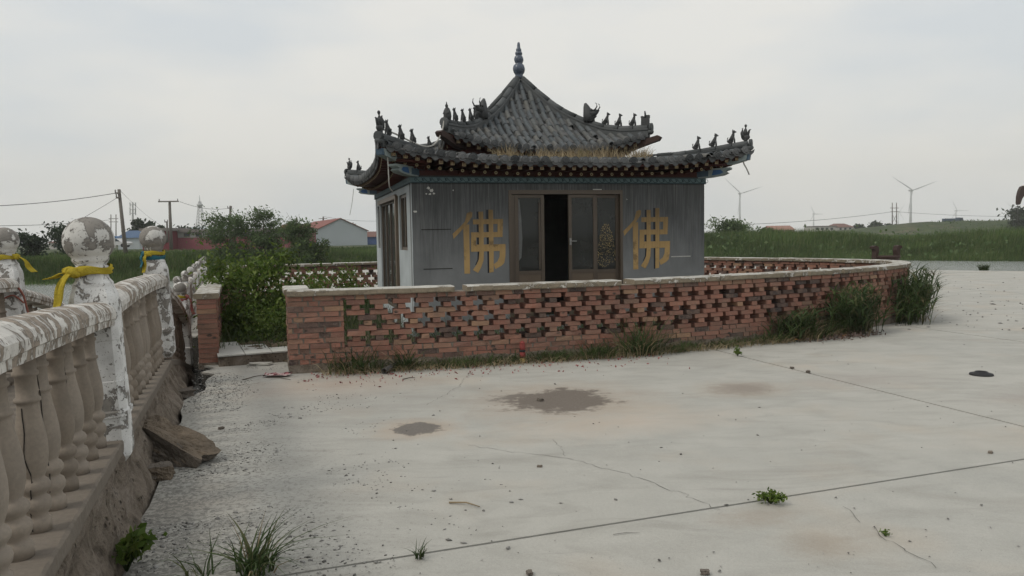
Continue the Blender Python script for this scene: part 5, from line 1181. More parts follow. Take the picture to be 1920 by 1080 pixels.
# garden ground cover
m = 22000; P = np.c_[rng.uniform(-6.5, 7, m), rng.uniform(10.2, 19.5, m), np.full(m, .03)]; loc = (P[:, :2] - np.array(PC[:2])) @ np.array([[cos(PYAW), -sin(PYAW)], [sin(PYAW), cos(PYAW)]]); ok = (np.abs(loc) > 2.6).any(1)
mp_ = np.concatenate([main.P, left.P[::-1]]); from itertools import combinations as _c
def inside(P, poly):
    c = np.zeros(len(P), bool); x, y = P[:, 0], P[:, 1]
    for i in range(len(poly)):
        x1, y1 = poly[i]; x2, y2 = poly[i - 1]; k = ((y1 > y) != (y2 > y)) & (x < (x2 - x1) * (y - y1) / (y2 - y1 + 1e-12) + x1); c ^= k
    return c
gpoly = [tuple(p) for p in main.P[::20]] + [tuple(p) for p in left.P[::-1][::20]]
ok &= inside(P, gpoly); P = P[ok]; m = len(P); an = rng.uniform(0, 2 * pi, m); V, F = blades(P, rng.uniform(.1, .55, m), np.c_[np.cos(an), np.sin(an)], rng.uniform(.2, 1, m), .012, 3)
tag(np_obj('garden_grass', V, F, MT['grass']), 'rank grass covering the garden inside the brick wall', 'grass', kind='stuff')
# reeds and grass on the far banks
def bank(th0, th1, n, d0, d1, hs, w, name, label, tall=None):
    th = rng.uniform(th0, th1, n); q = d0 + (d1 - d0) * rng.uniform(0, 1, n) ** 1.3; P = []
    for t, k in zip(th, q): r = rw(t) + k; P.append((r * sin(radians(t)), r * cos(radians(t)), land_z(r, t) - .05))
    P = np.array(P); f = np.array([mnoise.noise((p[0] * .13, p[1] * .13, 2)) for p in P]); h = hs * rng.uniform(.6, 1.1, n) * (1 + .35 * f)
    if tall: h *= np.interp(th, *tall)
    an = rng.uniform(0, 2 * pi, n); V, F = blades(P, h, np.c_[np.cos(an) + .5, np.sin(an)] * .7, rng.uniform(.05, .5, n), w, 3); o = np_obj(name, V, F, MT['reed']); return tag(o, label, 'reeds', kind='stuff')
bank(9, 38, 52000, -1.2, 15, 1.25, .06, 'bank_reeds', 'tall green reed belt on the right far bank', ([9, 20, 24, 26.5, 29, 32, 38], [.95, .95, .8, .7, .8, .9, .95]))
bank(-38, -6, 46000, -1.2, 14, .72, .06, 'bank_reeds', 'green grass slope on the left far bank', ([-38, -20, -12, -6], [1., .95, .8, .8]))
tw = [('bank_tree', 'leftmost of the three feathery bank trees, broad and low', 428, 488, 3.3, 2.5, 21), ('bank_tree', 'middle and tallest feathery bank tree with bare twigs above', 497, 490, 4.0, 2.3, 22), ('bank_tree', 'rightmost feathery bank tree with a dark split trunk', 562, 490, 3.6, 1.8, 23)]
for nm, lab, u, v, h, w, sd in tw:
    p = at(u, v, 53); th = math.degrees(atan2(p.x, p.y)); p.z = land_z(p.to_2d().length, th) - .1; tree(nm, lab, p, h, w, 5400, .20, 'treel', .3, group='trees on the left bank', bare=12, limbs=9, low=.08, clump=.12, seed=sd, asp=.4)
p = at(600, 480, 54); tree('bank_shrub', 'pale green shrub in front of the white gable', (p.x, p.y, land_z(p.to_2d().length, math.degrees(atan2(p.x, p.y)))), 1.9, 1.2, 1800, .18, 'reed', .2, cat='shrub', seed=31)

# rough pasture between the right bank and the dike
n = 26000; th = rng.uniform(14, 38, n); r = 76 + 190 * rng.uniform(0, 1, n) ** 1.6; P = np.array([(a * sin(radians(t)), a * cos(radians(t)), land_z(a, t) - .05) for a, t in zip(r, th)]); f = np.array([mnoise.noise((p[0] * .05, p[1] * .05, 9)) for p in P]); k = f > -.12; P = P[k]; n = len(P); an = rng.uniform(0, 2 * pi, n)
V, F = blades(P, rng.uniform(.25, .75, n), np.c_[np.cos(an), np.sin(an)], rng.uniform(.2, .9, n), .22, 2); tag(np_obj('pasture_grass', V, F, MT['reed']), 'rough patchy pasture between the right bank and the dike', 'grass', kind='stuff')
n = 16000; th = rng.uniform(-36, -6, n); r = 62 + 40 * rng.uniform(0, 1, n) ** 1.6; P = np.array([(a * sin(radians(t)), a * cos(radians(t)), land_z(a, t) - .05) for a, t in zip(r, th)]); an = rng.uniform(0, 2 * pi, n)
V, F = blades(P, rng.uniform(.2, .55, n), np.c_[np.cos(an), np.sin(an)], rng.uniform(.2, .9, n), .12, 2); tag(np_obj('pasture_grass', V, F, MT['reed']), 'rough grass in front of the pink factory on the left', 'grass', kind='stuff')

# scrub: leafy mounds dotted over bank crest and pasture, read as one mass
C = []; S = []
for i in range(120):
    th = random.uniform(13, 37); r_ = rw(th) + random.choice((random.uniform(1, 7), random.uniform(18, 190), random.uniform(18, 190))); z = land_z(r_, th); w = random.uniform(.5, 1.6) * (1 + r_ / 250); m = int(random.uniform(25, 80)); c0 = np.array([r_ * sin(radians(th)), r_ * cos(radians(th)), z + .1]); C.append(c0 + rng.normal(size=(m, 3)) * np.array([w, w, .28 * w])); S.append(np.full(m, .28 * (1 + r_ / 250)))
C = np.concatenate(C); S = np.concatenate(S); V, F = leaves(C, S * rng.uniform(.6, 1.3, len(S)), .5, .6); tag(np_obj('bank_scrub', V, F, MT['treel']), 'low scrub dotted over the right bank and pasture', 'scrub', kind='stuff')
# ---------------------------------------------------------------- far background
def far_tree(lab, u, v, d, h, w, n=900, leaf=.5, seed=1, lean=(0, 0), name='far_tree', grp=None, mat='fartree', low=.2):
    p = at(u, v, d); p.z = land_z(p.to_2d().length, math.degrees(atan2(p.x, p.y))); tree(name, lab, p, h, w, n, leaf, mat, .25, lean, grp, limbs=7, low=low, clump=.13, seed=seed)
P_ = lambda px, d: px * d / CAM_F
far_tree('round dark tree left of the nearest ball post', 132, 455, 75, P_(40, 75) + .6, P_(58, 75), 3600, .32, 41)
far_tree('spiky young tree at the far left', 60, 465, 62, P_(36, 62) + .5, P_(42, 62), 1100, .34, 42, name='young_tree')
for i, (u, hh, ww) in enumerate(((258, 46, 26), (278, 44, 16), (296, 36, 16))):
    far_tree(['first and widest', 'second', 'third and lowest'][i] + ' windswept dark tree behind the second ball post', u, 448, 135, P_(hh, 135) + .8, P_(ww, 135), 2200, .6, 43 + i, (.12, 0), 'windswept_tree', 'windswept trees on the left')
for i, (u, hh, ww) in enumerate(((355, 14, 60), (400, 14, 30))): far_tree(['low dark tree row end', 'low dark tree clump'][i] + ' above the pink factory wall', u, 445, 150, P_(hh, 150) + 1, P_(ww, 150), 1500, .7, 47 + i, low=.05)
far_tree('dense broadleaf shrub tree on the right bank crest', 1376, 427, 76, P_(32, 76), P_(54, 76), 3200, .26, 51, name='crest_tree', mat='treel', low=.1)
far_tree('small leafy sapling right of the crest shrub tree', 1437, 427, 80, P_(25, 80), P_(22, 80), 1200, .26, 52, name='crest_tree', mat='treel', low=.1)
far_tree('low rounded green mound tree between crest tree and sapling', 1416, 428, 110, P_(10, 110) + .6, P_(30, 110), 1200, .55, 53, low=.05)
for i, (u, hh, ww, lab) in enumerate(((1612, 10, 16, 'first low bluish tree right of the hipped house'), (1638, 15, 18, 'tallest bluish tree right of the hipped house'), (1650, 12, 12, 'narrow bluish tree left of the twin poles'), (1669, 12, 16, 'bluish tree at the twin poles'), (1915, 18, 30, 'dark tree at the right frame edge'))):
    far_tree(lab, u, 428, 290 if u < 1900 else 200, P_(hh, 290) + 1.5, P_(ww, 290), 1100, 1.0, 54 + i, low=.05)
# power poles
def pole(lab, ub, vb, ut, vt, d, r=.15, arm=None, name='power_pole', ins=True):
    b, t = at(ub, vb, d), at(ut, vt, d); b.z -= .3; root = thing(name, lab, 'pole', tuple(b)); mb = MB(); mb.tube([Vector((0, 0, 0)), t - b], [r, r * .65], 8); mb.build('shaft', MT['pole'], root)
    if arm:
        for (vv, half) in arm:
            k = (vv - vb) / (vt - vb); c = (t - b) * k; w = P_(half, d); mb = MB(); mb.box(c.x - w, c.x + w, c.y - r - .1, c.y - r, c.z - .06, c.z + .06); a = mb.build('crossarm', MT['pole'], root)
            if ins:
                for sx in (-.9, .9): mb = MB(); mb.lathe([(.03, 0), (.06, .06), (.03, .1), (.06, .16), (.02, .22)], 8, c=(c.x + sx * w, c.y - r - .05, c.z + .05)); mb.build('insulator', MT['pole'], a)
    return b, t
LP = pole('tall leaning concrete power pole on the left bank', 238, 492, 223, 355, 58, .17, [(362, 5), (370, 4)])
pole('tall pole with a wide crossarm over the pink factory wall', 321, 462, 318, 378, 78, .2, [(378, 19)])
pole('short bare pole left of the wide crossarm pole', 314, 450, 313, 415, 90, .15, [(416, 3)])
pole('pole rising behind the leftmost feathery bank tree', 432, 450, 432, 386, 95, .2, [(390, 4)])
pole('small pole left of the red roof ridge', 606, 415, 606, 406, 160, .2, [(409, 8)], ins=False); pole('small pole right of the white gable ridge', 662, 440, 662, 417, 170, .18, [(420, 6)], ins=False)
def hpole(lab, u0, u1, vb, vt, d, bars, brace=False):
    b0, b1, t0, t1 = at(u0, vb, d), at(u1, vb, d), at(u0, vt, d), at(u1, vt, d); root = thing('twin_pole', lab, 'pole', tuple(b0)); r = .11 * d / 150
    for b, t in ((b0, t0), (b1, t1)): mb = MB(); mb.tube([b - b0, t - b0], [r, r * .7], 7); mb.build('shaft', MT['pole'], root)
    for vv, ex in bars: mb = MB(); a, c = at(u0 - ex, vv, d), at(u1 + ex, vv, d); mb.tube([a - b0, c - b0], r * .5, 5); mb.build('crossbar', MT['pole'], root)
    if brace:
        for a, c in (((u0, 402), (u1, 418)), ((u1, 402), (u0, 418))): mb = MB(); mb.tube([at(*a, d) - b0, at(*c, d) - b0], r * .3, 4); mb.build('brace', MT['pole'], root)
hpole('twin poles with thin crossbars left of the leaning pole', 208, 217.5, 450, 402, 160, [(410, 4), (416, 4)])
hpole('twin braced poles on the right skyline', 1673, 1681, 430, 380, 240, [(390, 4), (397, 3)], True)
# wires
def wire(lab, a, b, sag=.3, r=.02, name='power_line'):
    a, b = Vector(a), Vector(b); mb = MB(); mb.tube([a.lerp(b, t) - Vector((0, 0, sag * 4 * t * (1 - t))) for t in np.linspace(0, 1, 14)], r, 4); tag(mb.build(name, MT['wire']), lab, 'wire', 'overhead wires')
wire('upper wire running off the left edge from the leaning pole', at(223, 361, 58), at(-60, 388, 50), .2, .022); wire('stay wire sloping down left from the leaning pole', at(221, 370, 58), at(120, 428, 62), .05, .016)
wire('wire dropping right from the leaning pole top', at(226, 358, 58), at(312, 428, 85), .3, .012); wire('low wire crossing behind the nearest ball post', at(-60, 424, 75), at(208, 412, 160), .3, .03)
wire('wire running right from the wide crossarm pole', at(337, 378, 78), at(432, 390, 95), .4, .02); wire('long wire from the twin braced poles to the left', at(1673, 397, 240), at(1300, 424, 170), .8, .05); wire('long wire from the twin braced poles to the right', at(1681, 397, 240), at(2000, 404, 260), .8, .04); wire('faint wire over the gabled shed', at(606, 406, 160), at(720, 414, 190), .4, .03)
# telecom mast and lattice tower
d = 300; b = at(249, 445, d); t = at(249, 379, d); root = thing('telecom_mast', 'slim white telecom mast with two antenna clusters', 'mast', tuple(b)); wm = m_plain('mast_white_steel', (.45, .46, .46), .5)
mb = MB(); mb.tube([Vector((0, 0, 0)), t - b], [.45, .25], 7); mb.build('shaft', wm, root)
for vv in (384, 393, 400):
    c = at(249, vv, d) - b; mb = MB(); mb.lathe([(.9, -.08), (1.0, 0), (.9, .08)], 10, c=c); ring = mb.build('platform_ring', wm, root)
    for k in range(6): a = k * pi / 3; mb = MB(); x, y = c.x + 1.1 * cos(a), c.y + 1.1 * sin(a); mb.box(x - .14, x + .14, y - .1, y + .1, c.z - .7, c.z + .9); mb.build('antenna', wm, ring)
d = 420; b = at(377.5, 447, d); t = at(377, 378, d); root = thing('lattice_tower', 'thin lattice tower with a round top platform', 'tower', tuple(b)); Hh = (t - b).z; mb = MB(); wid = lambda k: 2.6 * (1 - k) + .5 * k
for sx, sy in ((-1, -1), (1, -1), (1, 1), (-1, 1)): mb.tube([(sx * wid(0), sy * wid(0), 0), (sx * wid(1), sy * wid(1), Hh)], .16, 4)
for i in range(12):
    k0, k1 = i / 12, (i + 1) / 12
    for (ax, ay), (bx, by) in (((-1, -1), (1, -1)), ((1, -1), (1, 1)), ((1, 1), (-1, 1)), ((-1, 1), (-1, -1))): mb.tube([(ax * wid(k0), ay * wid(k0), Hh * k0), (bx * wid(k1), by * wid(k1), Hh * k1)], .09, 3); mb.tube([(ax * wid(k1), ay * wid(k1), Hh * k1), (bx * wid(k1), by * wid(k1), Hh * k1)], .08, 3)
mb.build('lattice_frame', wm, root); mb = MB(); mb.lathe([(.6, -3.2), (1.6, -2.2), (1.7, -1.6), (.6, -.8), (.3, 0), (.12, 3.4)], 10, c=(0, 0, Hh)); mb.build('top_platform', wm, root)
# ---- wind turbines: at rest
tm = m_plain('turbine_white', (.42, .44, .45), .5, .1)
def turbine(lab, u, vh, vb, d, R, angs, hubr=1.):
    b, hb = at(u, vb, d), at(u, vh, d); b.z = -2; root = thing('wind_turbine', lab, 'wind turbine', tuple(b), 0, 'wind turbines on the skyline'); Hh = hb.z - b.z
    mb = MB(); mb.lathe([(2.6 * hubr, 0), (1.5 * hubr, Hh)], 12); mb.build('tower', tm, root)
    mb = MB(); mb.box(-1.9 * hubr, 1.9 * hubr, -3.5, 5.5, Hh - 1.7 * hubr, Hh + 2.0 * hubr, bev=.6); nac = mb.build('nacelle', tm, root)
    mb = MB(); mb.ball((0, -4.6, Hh), (1.7 * hubr, 2.2, 1.7 * hubr), 10, 8); mb.build('hub', tm, root)
    for a in angs:
        dx, dz = cos(radians(a)), sin(radians(a)); px, pz = -dz, dx; vs = []; fs = []
        for i, (k, c) in enumerate(((0, 1.0), (.06, 1.2), (.16, 2.0), (.35, 1.6), (.7, 1.0), (.95, .5), (1, .15))):
            for e, th in ((-.62, 0.), (0, -.28), (.38, 0), (0, .28)): w = c * hubr * 1.2; vs.append((dx * R * k + px * w * e, -4.8 + th * w - 1.2 * k * k, Hh + dz * R * k + pz * w * e))
            if i:
                for q in range(4): fs.append((4 * i - 4 + q, 4 * i - 4 + (q + 1) % 4, 4 * i + (q + 1) % 4, 4 * i + q))
        mb = MB(); mb.add(vs, fs, 0, True); mb.build('blade', tm, root)
turbine('large wind turbine just right of the pavilion eaves', 1387, 363, 422, 1250, P_(41, 1250), (17, 137, 262), .72)
turbine('largest wind turbine right of the twin braced poles', 1707, 357, 424, 1180, P_(47, 1180), (20, 147, 259), .8)
turbine('faint small wind turbine over the white houses', 1525.5, 401, 428, 2000, P_(17, 2000), (-3, 117, 238), .8)
turbine('faint small wind turbine over the dike', 1792, 395, 424, 1900, P_(22, 1900), (0, 118, 235), .8); turbine('faintest wind turbine hidden behind the twin poles', 1684, 397, 424, 2200, P_(18, 2200), (55, 300, 180), .75)
turbine('faint wind turbine beside the pumpjack cable', 1896.5, 392, 424, 2100, P_(20, 2100), (3, 135, 243), .8)
# ---- pumpjack at the right frame edge
d = 105; px = lambda u, v: at(u, v, d); b0 = at(1965, 436, d); root = thing('pumpjack', 'brown oil pumpjack with its horse head cut by the right frame edge', 'pumpjack', tuple(b0)); L = lambda u, v: px(u, v) - b0
poly = [(1919, 348), (1914, 350), (1910, 358), (1907.5, 368), (1907, 380), (1908, 384), (1910.5, 383), (1914, 373), (1918, 367), (1924, 366), (1924, 349)]
mb = MB(); pts = [L(*p) for p in poly]; n = len(pts); w = .32; mb.add([(p.x, -w, p.z) for p in pts] + [(p.x, w, p.z) for p in pts], [tuple(range(n)), tuple(reversed(range(n, 2 * n)))] + [(i, (i + 1) % n, n + (i + 1) % n, n + i) for i in range(n)]); mb.build('horse_head', MT['rust'], root)
mb = MB(); a, c = L(1918, 362), L(2010, 372); mb.box(0, (c - a).length, -.22, .22, -.28, .28, M=Matrix.Translation((a.x, 0, a.z)) @ Matrix.Rotation(atan2(-(c - a).z, (c - a).x), 4, 'Y')); mb.build('walking_beam', MT['rust'], root)
for u in (1950, 1978): mb = MB(); t = L(1964, 367); f_ = L(u, 436); mb.tube([(f_.x, -.9, f_.z), (t.x, -.1, t.z)], .12, 6); mb.tube([(f_.x, .9, f_.z), (t.x, .1, t.z)], .12, 6); mb.build('samson_post', MT['rust'], root)
mb = MB(); a = L(2006, 372); mb.tube([(a.x, 0, a.z), (a.x - .3, 0, a.z - 2.6)], .1, 6); mb.lathe([(.9, -.15), (.9, .15)], 14, M=Matrix.Translation((a.x - .3, 0, a.z - 2.9)) @ Matrix.Rotation(pi / 2, 4, 'X')); mb.build('crank', MT['rust'], root)
mb = MB(); a = L(1908.3, 384); e = L(1908.3, 432); mb.tube([a, e], .03, 5); k = L(1908.3, 387.5); mb.ball(k, (.13, .13, .13), 8, 6); mb.build('bridle_cable', MT['wire'], root)
mb = MB(); f0 = L(1940, 436); f1 = L(2030, 436); mb.box(f0.x, f1.x, -1.2, 1.2, f0.z - .3, f0.z + .1); mb.build('base_skid', MT['rust'], root)
# ---- buildings
def bld(name, lab, u0, u1, vb, vt, d, depth, wallm, roofm, kind='flat', peak=0., wins=None, base=None, band=None, over=.25):
    a, c = at(u0, vb, d), at(u1, vb, d); top = at((u0 + u1) / 2, vt, d).z; z0 = -.2; W = c.x - a.x; root = thing(name, lab, 'building', ((a.x + c.x) / 2, d, 0)); hw = W / 2
    mb = MB()
    if kind == 'gable_front':
        pk = at((u0 + u1) / 2, peak, d).z; mb.prism([(-hw, z0), (hw, z0), (hw, top), (0, pk), (-hw, top)], 0, depth, 'xz'); mb.build('wall', wallm, root)
        for sg in (-1, 1): mb = MB(); mb.prism([(sg * (hw + over), top - .1), (0, pk + .02), (0, pk + .12), (sg * (hw + over), top)], -over, depth + over, 'xz'); mb.build('roof', roofm, root)
    else:
        mb.box(-hw, hw, 0, depth, z0, top); mb.build('wall', wallm, root); mb = MB()
        if kind == 'flat': mb.box(-hw - over, hw + over, -over, depth + over, top + .002, top + .35)
        else:
            pk = at(u0, peak, d).z; e = over; q = min(hw * .5, depth / 2) if kind == 'hip' else 0
            mb.add([(-hw - e, -e, top), (hw + e, -e, top), (hw + e, depth + e, top), (-hw - e, depth + e, top), (-hw - e + q, depth / 2, pk), (hw + e - q, depth / 2, pk)], [(0, 1, 5, 4), (2, 3, 4, 5), (1, 2, 5), (3, 0, 4), (3, 2, 1, 0)])
        mb.build('roof', roofm, root)
    if band: mb = MB(); zb = at(u0, band[0], d).z; mb.box(-hw - .05, hw + .05, -.06, 0, zb, top - .01); mb.build('upper_wall_band', band[1], root)
    if wins:
        for (ua, ub, va, vb2) in wins:
            p, q = at(ua, va, d), at(ub, vb2, d); mb = MB(); x0, x1 = p.x - root.location.x, q.x - root.location.x; mb.box(x0, x1, -.07, .02, q.z, p.z); w_ = mb.build('window', MT['alu'], root); mb = MB(); mb.box(x0 + .1, x1 - .1, -.09, -.07, q.z + .1, p.z - .1); mb.build('pane', MT['glassd'], w_)
    return root
s = NT('far_window_glass'); MT['glassd'] = s.fin((.05, .06, .07), .2)
pinkw = m_plain('faded_pink_wall', (.25, .085, .10), .9, .2, .5, 8); greyw = m_plain('pale_grey_wall', (.30, .30, .28), .9, .2, .5); redr = m_plain('red_metal_roof', (.20, .065, .05), .7, .25, .6); bluew = m_plain('white_blue_sheet_wall', (.42, .46, .48), .6, .1, .5); bluer = m_plain('blue_sheet_roof', (.05, .10, .19), .6, .2); tan = m_plain('tan_render', (.33, .24, .19), .9, .2); brownr = m_plain('brown_tile_roof', (.16, .085, .07), .9, .3); whitew = m_plain('white_render', (.52, .50, .47), .9, .15, .5); conc = m_plain('grey_cement_roof', (.22, .20, .19), .9, .2)
bld('factory', 'long low factory with faded pink wall and pale upper strip', 322, 560, 475, 434, 98, 9, pinkw, conc, band=(446, greyw), wins=[(345 + i * 22, 357 + i * 22, 437, 444) for i in range(10)])
bld('gatehouse', 'dark red gatehouse at the left end of the pink factory', 268, 322, 475, 433, 96, 5, m_plain('dark_red_render', (.17, .04, .05), .9), conc, wins=[(276, 288, 440, 455), (300, 312, 440, 455)])
bld('warehouse', 'white sheet gable warehouse with red roof edges', 590, 690, 470, 433, 130, 26, bluew, redr, 'gable_front', 410).rotation_euler.z = .42
bld('annex_house', 'red roofed annex left of the white gable warehouse', 520, 585, 470, 434, 150, 10, tan, redr, 'gable', 420)
bld('blue_shed', 'blue roofed shed behind the leaning pole', 222, 262, 472, 446, 125, 8, bluew, bluer, 'gable', 432, wins=[(226, 236, 450, 457)])
bld('blue_shed', 'low blue shed at the far left bank beside the white gable', 677, 720, 470, 444, 140, 8, m_plain('blue_sheet_wall', (.07, .12, .26), .7), brownr, 'gable', 434)
bld('far_warehouse', 'distant pale warehouse roof above the pink factory', 330, 400, 450, 433, 260, 30, bluew, bluew, 'gable', 424)
bld('far_house', 'distant white houses behind the round tree', 92, 168, 470, 455, 150, 10, whitew, brownr, 'gable', 448, wins=[(100, 108, 458, 464), (120, 128, 458, 464), (150, 158, 458, 464)])
bld('far_house', 'low house with long tan roof right of the sapling', 1449, 1490, 440, 431, 210, 9, tan, m_plain('tan_roof', (.30, .17, .13), .9), 'gable', 423)
bld('far_house', 'long white house with a row of windows on the right skyline', 1526, 1568, 440, 425, 300, 10, whitew, conc, wins=[(1530 + i * 9, 1535 + i * 9, 427, 431) for i in range(4)])
bld('far_house', 'hipped brown roof house on the right skyline', 1568, 1602, 440, 426, 300, 12, whitew, brownr, 'hip', 419, wins=[(1574 + i * 9, 1578 + i * 9, 427, 431) for i in range(3)])
# ---- vehicles
def truck(lab, u, v, d, L_, Hh, bodym, rz=0, name='truck'):
    p = at(u, v, d); root = thing(name, lab, name, tuple(p), rz); mb = MB(); mb.box(-L_ / 2, L_ / 2 - 1.6, -1.1, 1.1, .8, Hh, bev=.08); mb.build('cargo_box', bodym, root)
    mb = MB(); mb.prism([(L_ / 2 - 1.5, .5), (L_ / 2, .5), (L_ / 2, 1.35), (L_ / 2 - .25, 2.1), (L_ / 2 - 1.5, 2.15)], -1.05, 1.05, 'xz'); cab = mb.build('cab', bodym, root); mb = MB(); mb.box(L_ / 2 - 1.2, L_ / 2 - .4, -1.07, 1.07, 1.35, 1.9); mb.build('cab_window', MT['glassd'], cab)
    for x in (-L_ / 2 + .9, L_ / 2 - .9):
        for y in (-1., 1.): mb = MB(); mb.lathe([(.2, -.14), (.42, -.14), (.45, -.08), (.45, .08), (.42, .14), (.2, .14)], 14, M=Matrix.Translation((x, y, .45)) @ Matrix.Rotation(pi / 2, 4, 'X')); mb.build('wheel', MT['rubber'], root)
    mb = MB(); mb.box(-L_ / 2, L_ / 2 - .2, -.9, .9, .45, .78); mb.build('chassis', MT['rubber'], root)
truck('blue truck parked behind the leaning pole', 242, 462, 140, 4.6, 1.9, m_plain('blue_truck_paint', (.05, .16, .34), .4, .15))
truck('dark blue truck driving on the dike', 1786, 420, 262, 6.2, 1.9, m_plain('dark_blue_tarp', (.07, .10, .14), .7))
def car(lab, u, v, d, bodym):
    p = at(u, v, d); root = thing('parked_car', lab, 'car', tuple(p)); mb = MB(); mb.prism([(-2.1, .35), (2.1, .35), (2.15, .7), (1.9, .85), (1.0, .92), (.45, 1.4), (-1.1, 1.42), (-1.75, .95), (-2.15, .85)], -.8, .8, 'xz'); mb.build('body', bodym, root)
    mb = MB(); mb.prism([(.9, .94), (.42, 1.34), (-1.05, 1.36), (-1.55, .96)], -.81, .81, 'xz'); mb.build('side_glass', MT['glassd'], root)
    for x in (-1.3, 1.35):
        for y in (-.78, .78): mb = MB(); mb.lathe([(.15, -.1), (.3, -.1), (.32, 0), (.3, .1), (.15, .1)], 12, M=Matrix.Translation((x, y, .32)) @ Matrix.Rotation(pi / 2, 4, 'X')); mb.build('wheel', MT['rubber'], root)
car('white car half hidden by the bank grass left of the blue truck', 219, 464, 120, m_plain('white_car_paint', (.6, .6, .6), .3, .05))
# ---------------------------------------------------------------- small things in the yard
random.seed(21)
def rock(name, label, pos, size, seed, mats, cat='rubble', rz=0., tilt=None, sub=3):
    bm = bmesh.new(); bmesh.ops.create_cube(bm, size=1.); bmesh.ops.subdivide_edges(bm, edges=bm.edges[:], cuts=sub * 2, use_grid_fill=True)
    for v in bm.verts:
        q = v.co.copy(); n = mnoise.fractal((q * 2.3 + Vector((seed, 0, 0))), 1., 2., 5); v.co += q.normalized() * n * .22; v.co.x *= size[0]; v.co.y *= size[1]; v.co.z *= size[2]
    R = Matrix.Rotation(rz, 3, 'Z') @ (tilt if tilt else Matrix.Identity(3)); bmesh.ops.transform(bm, matrix=R.to_4x4(), verts=bm.verts); me = bpy.data.meshes.new(name); bm.normal_update()
    for f in bm.faces: f.material_index = 1 if len(mats) > 1 and f.normal.z > .45 else 0
    bm.to_mesh(me); bm.free()
    for m in mats: me.materials.append(m)
    o = bpy.data.objects.new(name, me); o.location = pos; link(o); return tag(o, label, cat)
rb = [MT['rubble'], MT['rubbletop']]
p = gp(345, 868); rock('rubble_block', 'large broken concrete wedge with ochre top leaning on the bridge beam', (p.x - .10, p.y + .06, .07), (.56, .26, .25), 3, rb, rz=-.25, tilt=Matrix.Rotation(.42, 3, 'Y'), sub=7)
p = gp(292, 902); rock('rubble_block', 'small brown broken brick lump at the foot of the bridge beam', (p.x, p.y + .05, .045), (.16, .12, .10), 8, [MT['rubbletop'], MT['rubble']], rz=.4)
p = gp(487, 685); rock('rubble_block', 'thin broken slab lying before the tiled threshold', (p.x, p.y, .02), (.26, .12, .03), 5, [MT['slab']], rz=.1)
p = gp(342, 742); rock('rubble_block', 'dark broken slab piece under the beam near the second post', (p.x - .05, p.y, .0), (.3, .22, .12), 11, [MT['rubble']], rz=.5)
# heaps of earth under the gateway step
# black rubber disc
p = gp(1840, 703); mb = MB(); mb.lathe([(.04, .016), (.048, .036), (.06, .04), (.072, .028), (.113, .018), (.118, .01), (.118, .0)], 28); mb.f.pop(); mb.f.pop(); mb.m = mb.m[:-2]; mb.sm = mb.sm[:-2]
rd_ = thing('rubber_disc', 'black rubber disc with a dished centre lying on the yard', 'disc', tuple(p)); mb.build('rim', MT['rubber'], rd_); mb = MB(); mb.lathe([(.044, .004), (.044, .013)], 20); mb.build('centre_plug', MT['rubber'], rd_)
# censer beyond the wall
cp = Vector((*at(1661, 480, 18.2).to_2d(), 0)); cs = thing('incense_censer', 'rusty iron incense censer with two flared ears behind the wall end', 'censer', tuple(cp), .25)
mb = MB(); mb.lathe([(.02, .56), (.18, .57), (.27, .65), (.30, .76), (.305, .87), (.285, .935), (.315, .955), (.32, .985), (.29, .99), (.27, .93), (.25, .8)], 28); mb.build('bowl', MT['rust'], cs)
for sx in (-1, 1): mb = MB(); mb.tube(spline([Vector((sx * .33, 0, .78)), Vector((sx * .37, 0, .95)), Vector((sx * .34, 0, 1.10)), Vector((sx * .36, 0, 1.20)), Vector((sx * .46, 0, 1.225))], .03), [.07] * 6 + [.06] * 50, 8) if False else None; b = MB(); pts = [(sx * .24, .88), (sx * .30, .86), (sx * .345, .95), (sx * .335, 1.08), (sx * .35, 1.15), (sx * .395, 1.165), (sx * .40, 1.215), (sx * .33, 1.235), (sx * .265, 1.21), (sx * .245, 1.12), (sx * .27, 1.0)]; b.prism(pts, -.07, .07, 'xz'); b.build('ear', MT['rust'], cs)
for k in range(3): a = k * 2 * pi / 3 + .5; b = MB(); b.tube([(.2 * cos(a), .2 * sin(a), .58), (.27 * cos(a), .27 * sin(a), .38), (.23 * cos(a), .23 * sin(a), .15), (.27 * cos(a), .27 * sin(a), 0)], [.075, .07, .045, .065], 9); b.build('leg', MT['rust'], cs)
# red firework tube by the wall
p = gp(980, 680); ft = thing('firework_tube', 'red stacked firework tube with yellow foot standing at the wall', 'tube', tuple(p), 0)
rm = m_plain('faded_red_paper', (.24, .05, .045), .8, .3, 20); ym = m_plain('dull_yellow_paper', (.34, .24, .07), .8, .3, 20)
b = MB(); b.lathe([(.05, 0), (.052, .02), (.04, .055), (.034, .06)], 14); b.build('foot', ym, ft)
b = MB(); b.lathe([(.034, .062), (.036, .09), (.036, .13), (.03, .136)], 14); b.build('lower_body', rm, ft); b = MB(); b.lathe([(.028, .138), (.037, .142), (.037, .158), (.028, .162)], 14); b.build('collar', MT['rubber'], ft); b = MB(); b.lathe([(.03, .164), (.034, .17), (.036, .20), (.034, .235), (.03, .24), (.036, .246), (.036, .255), (.022, .26), (.02, .275)], 14); b.build('upper_body', rm, ft)
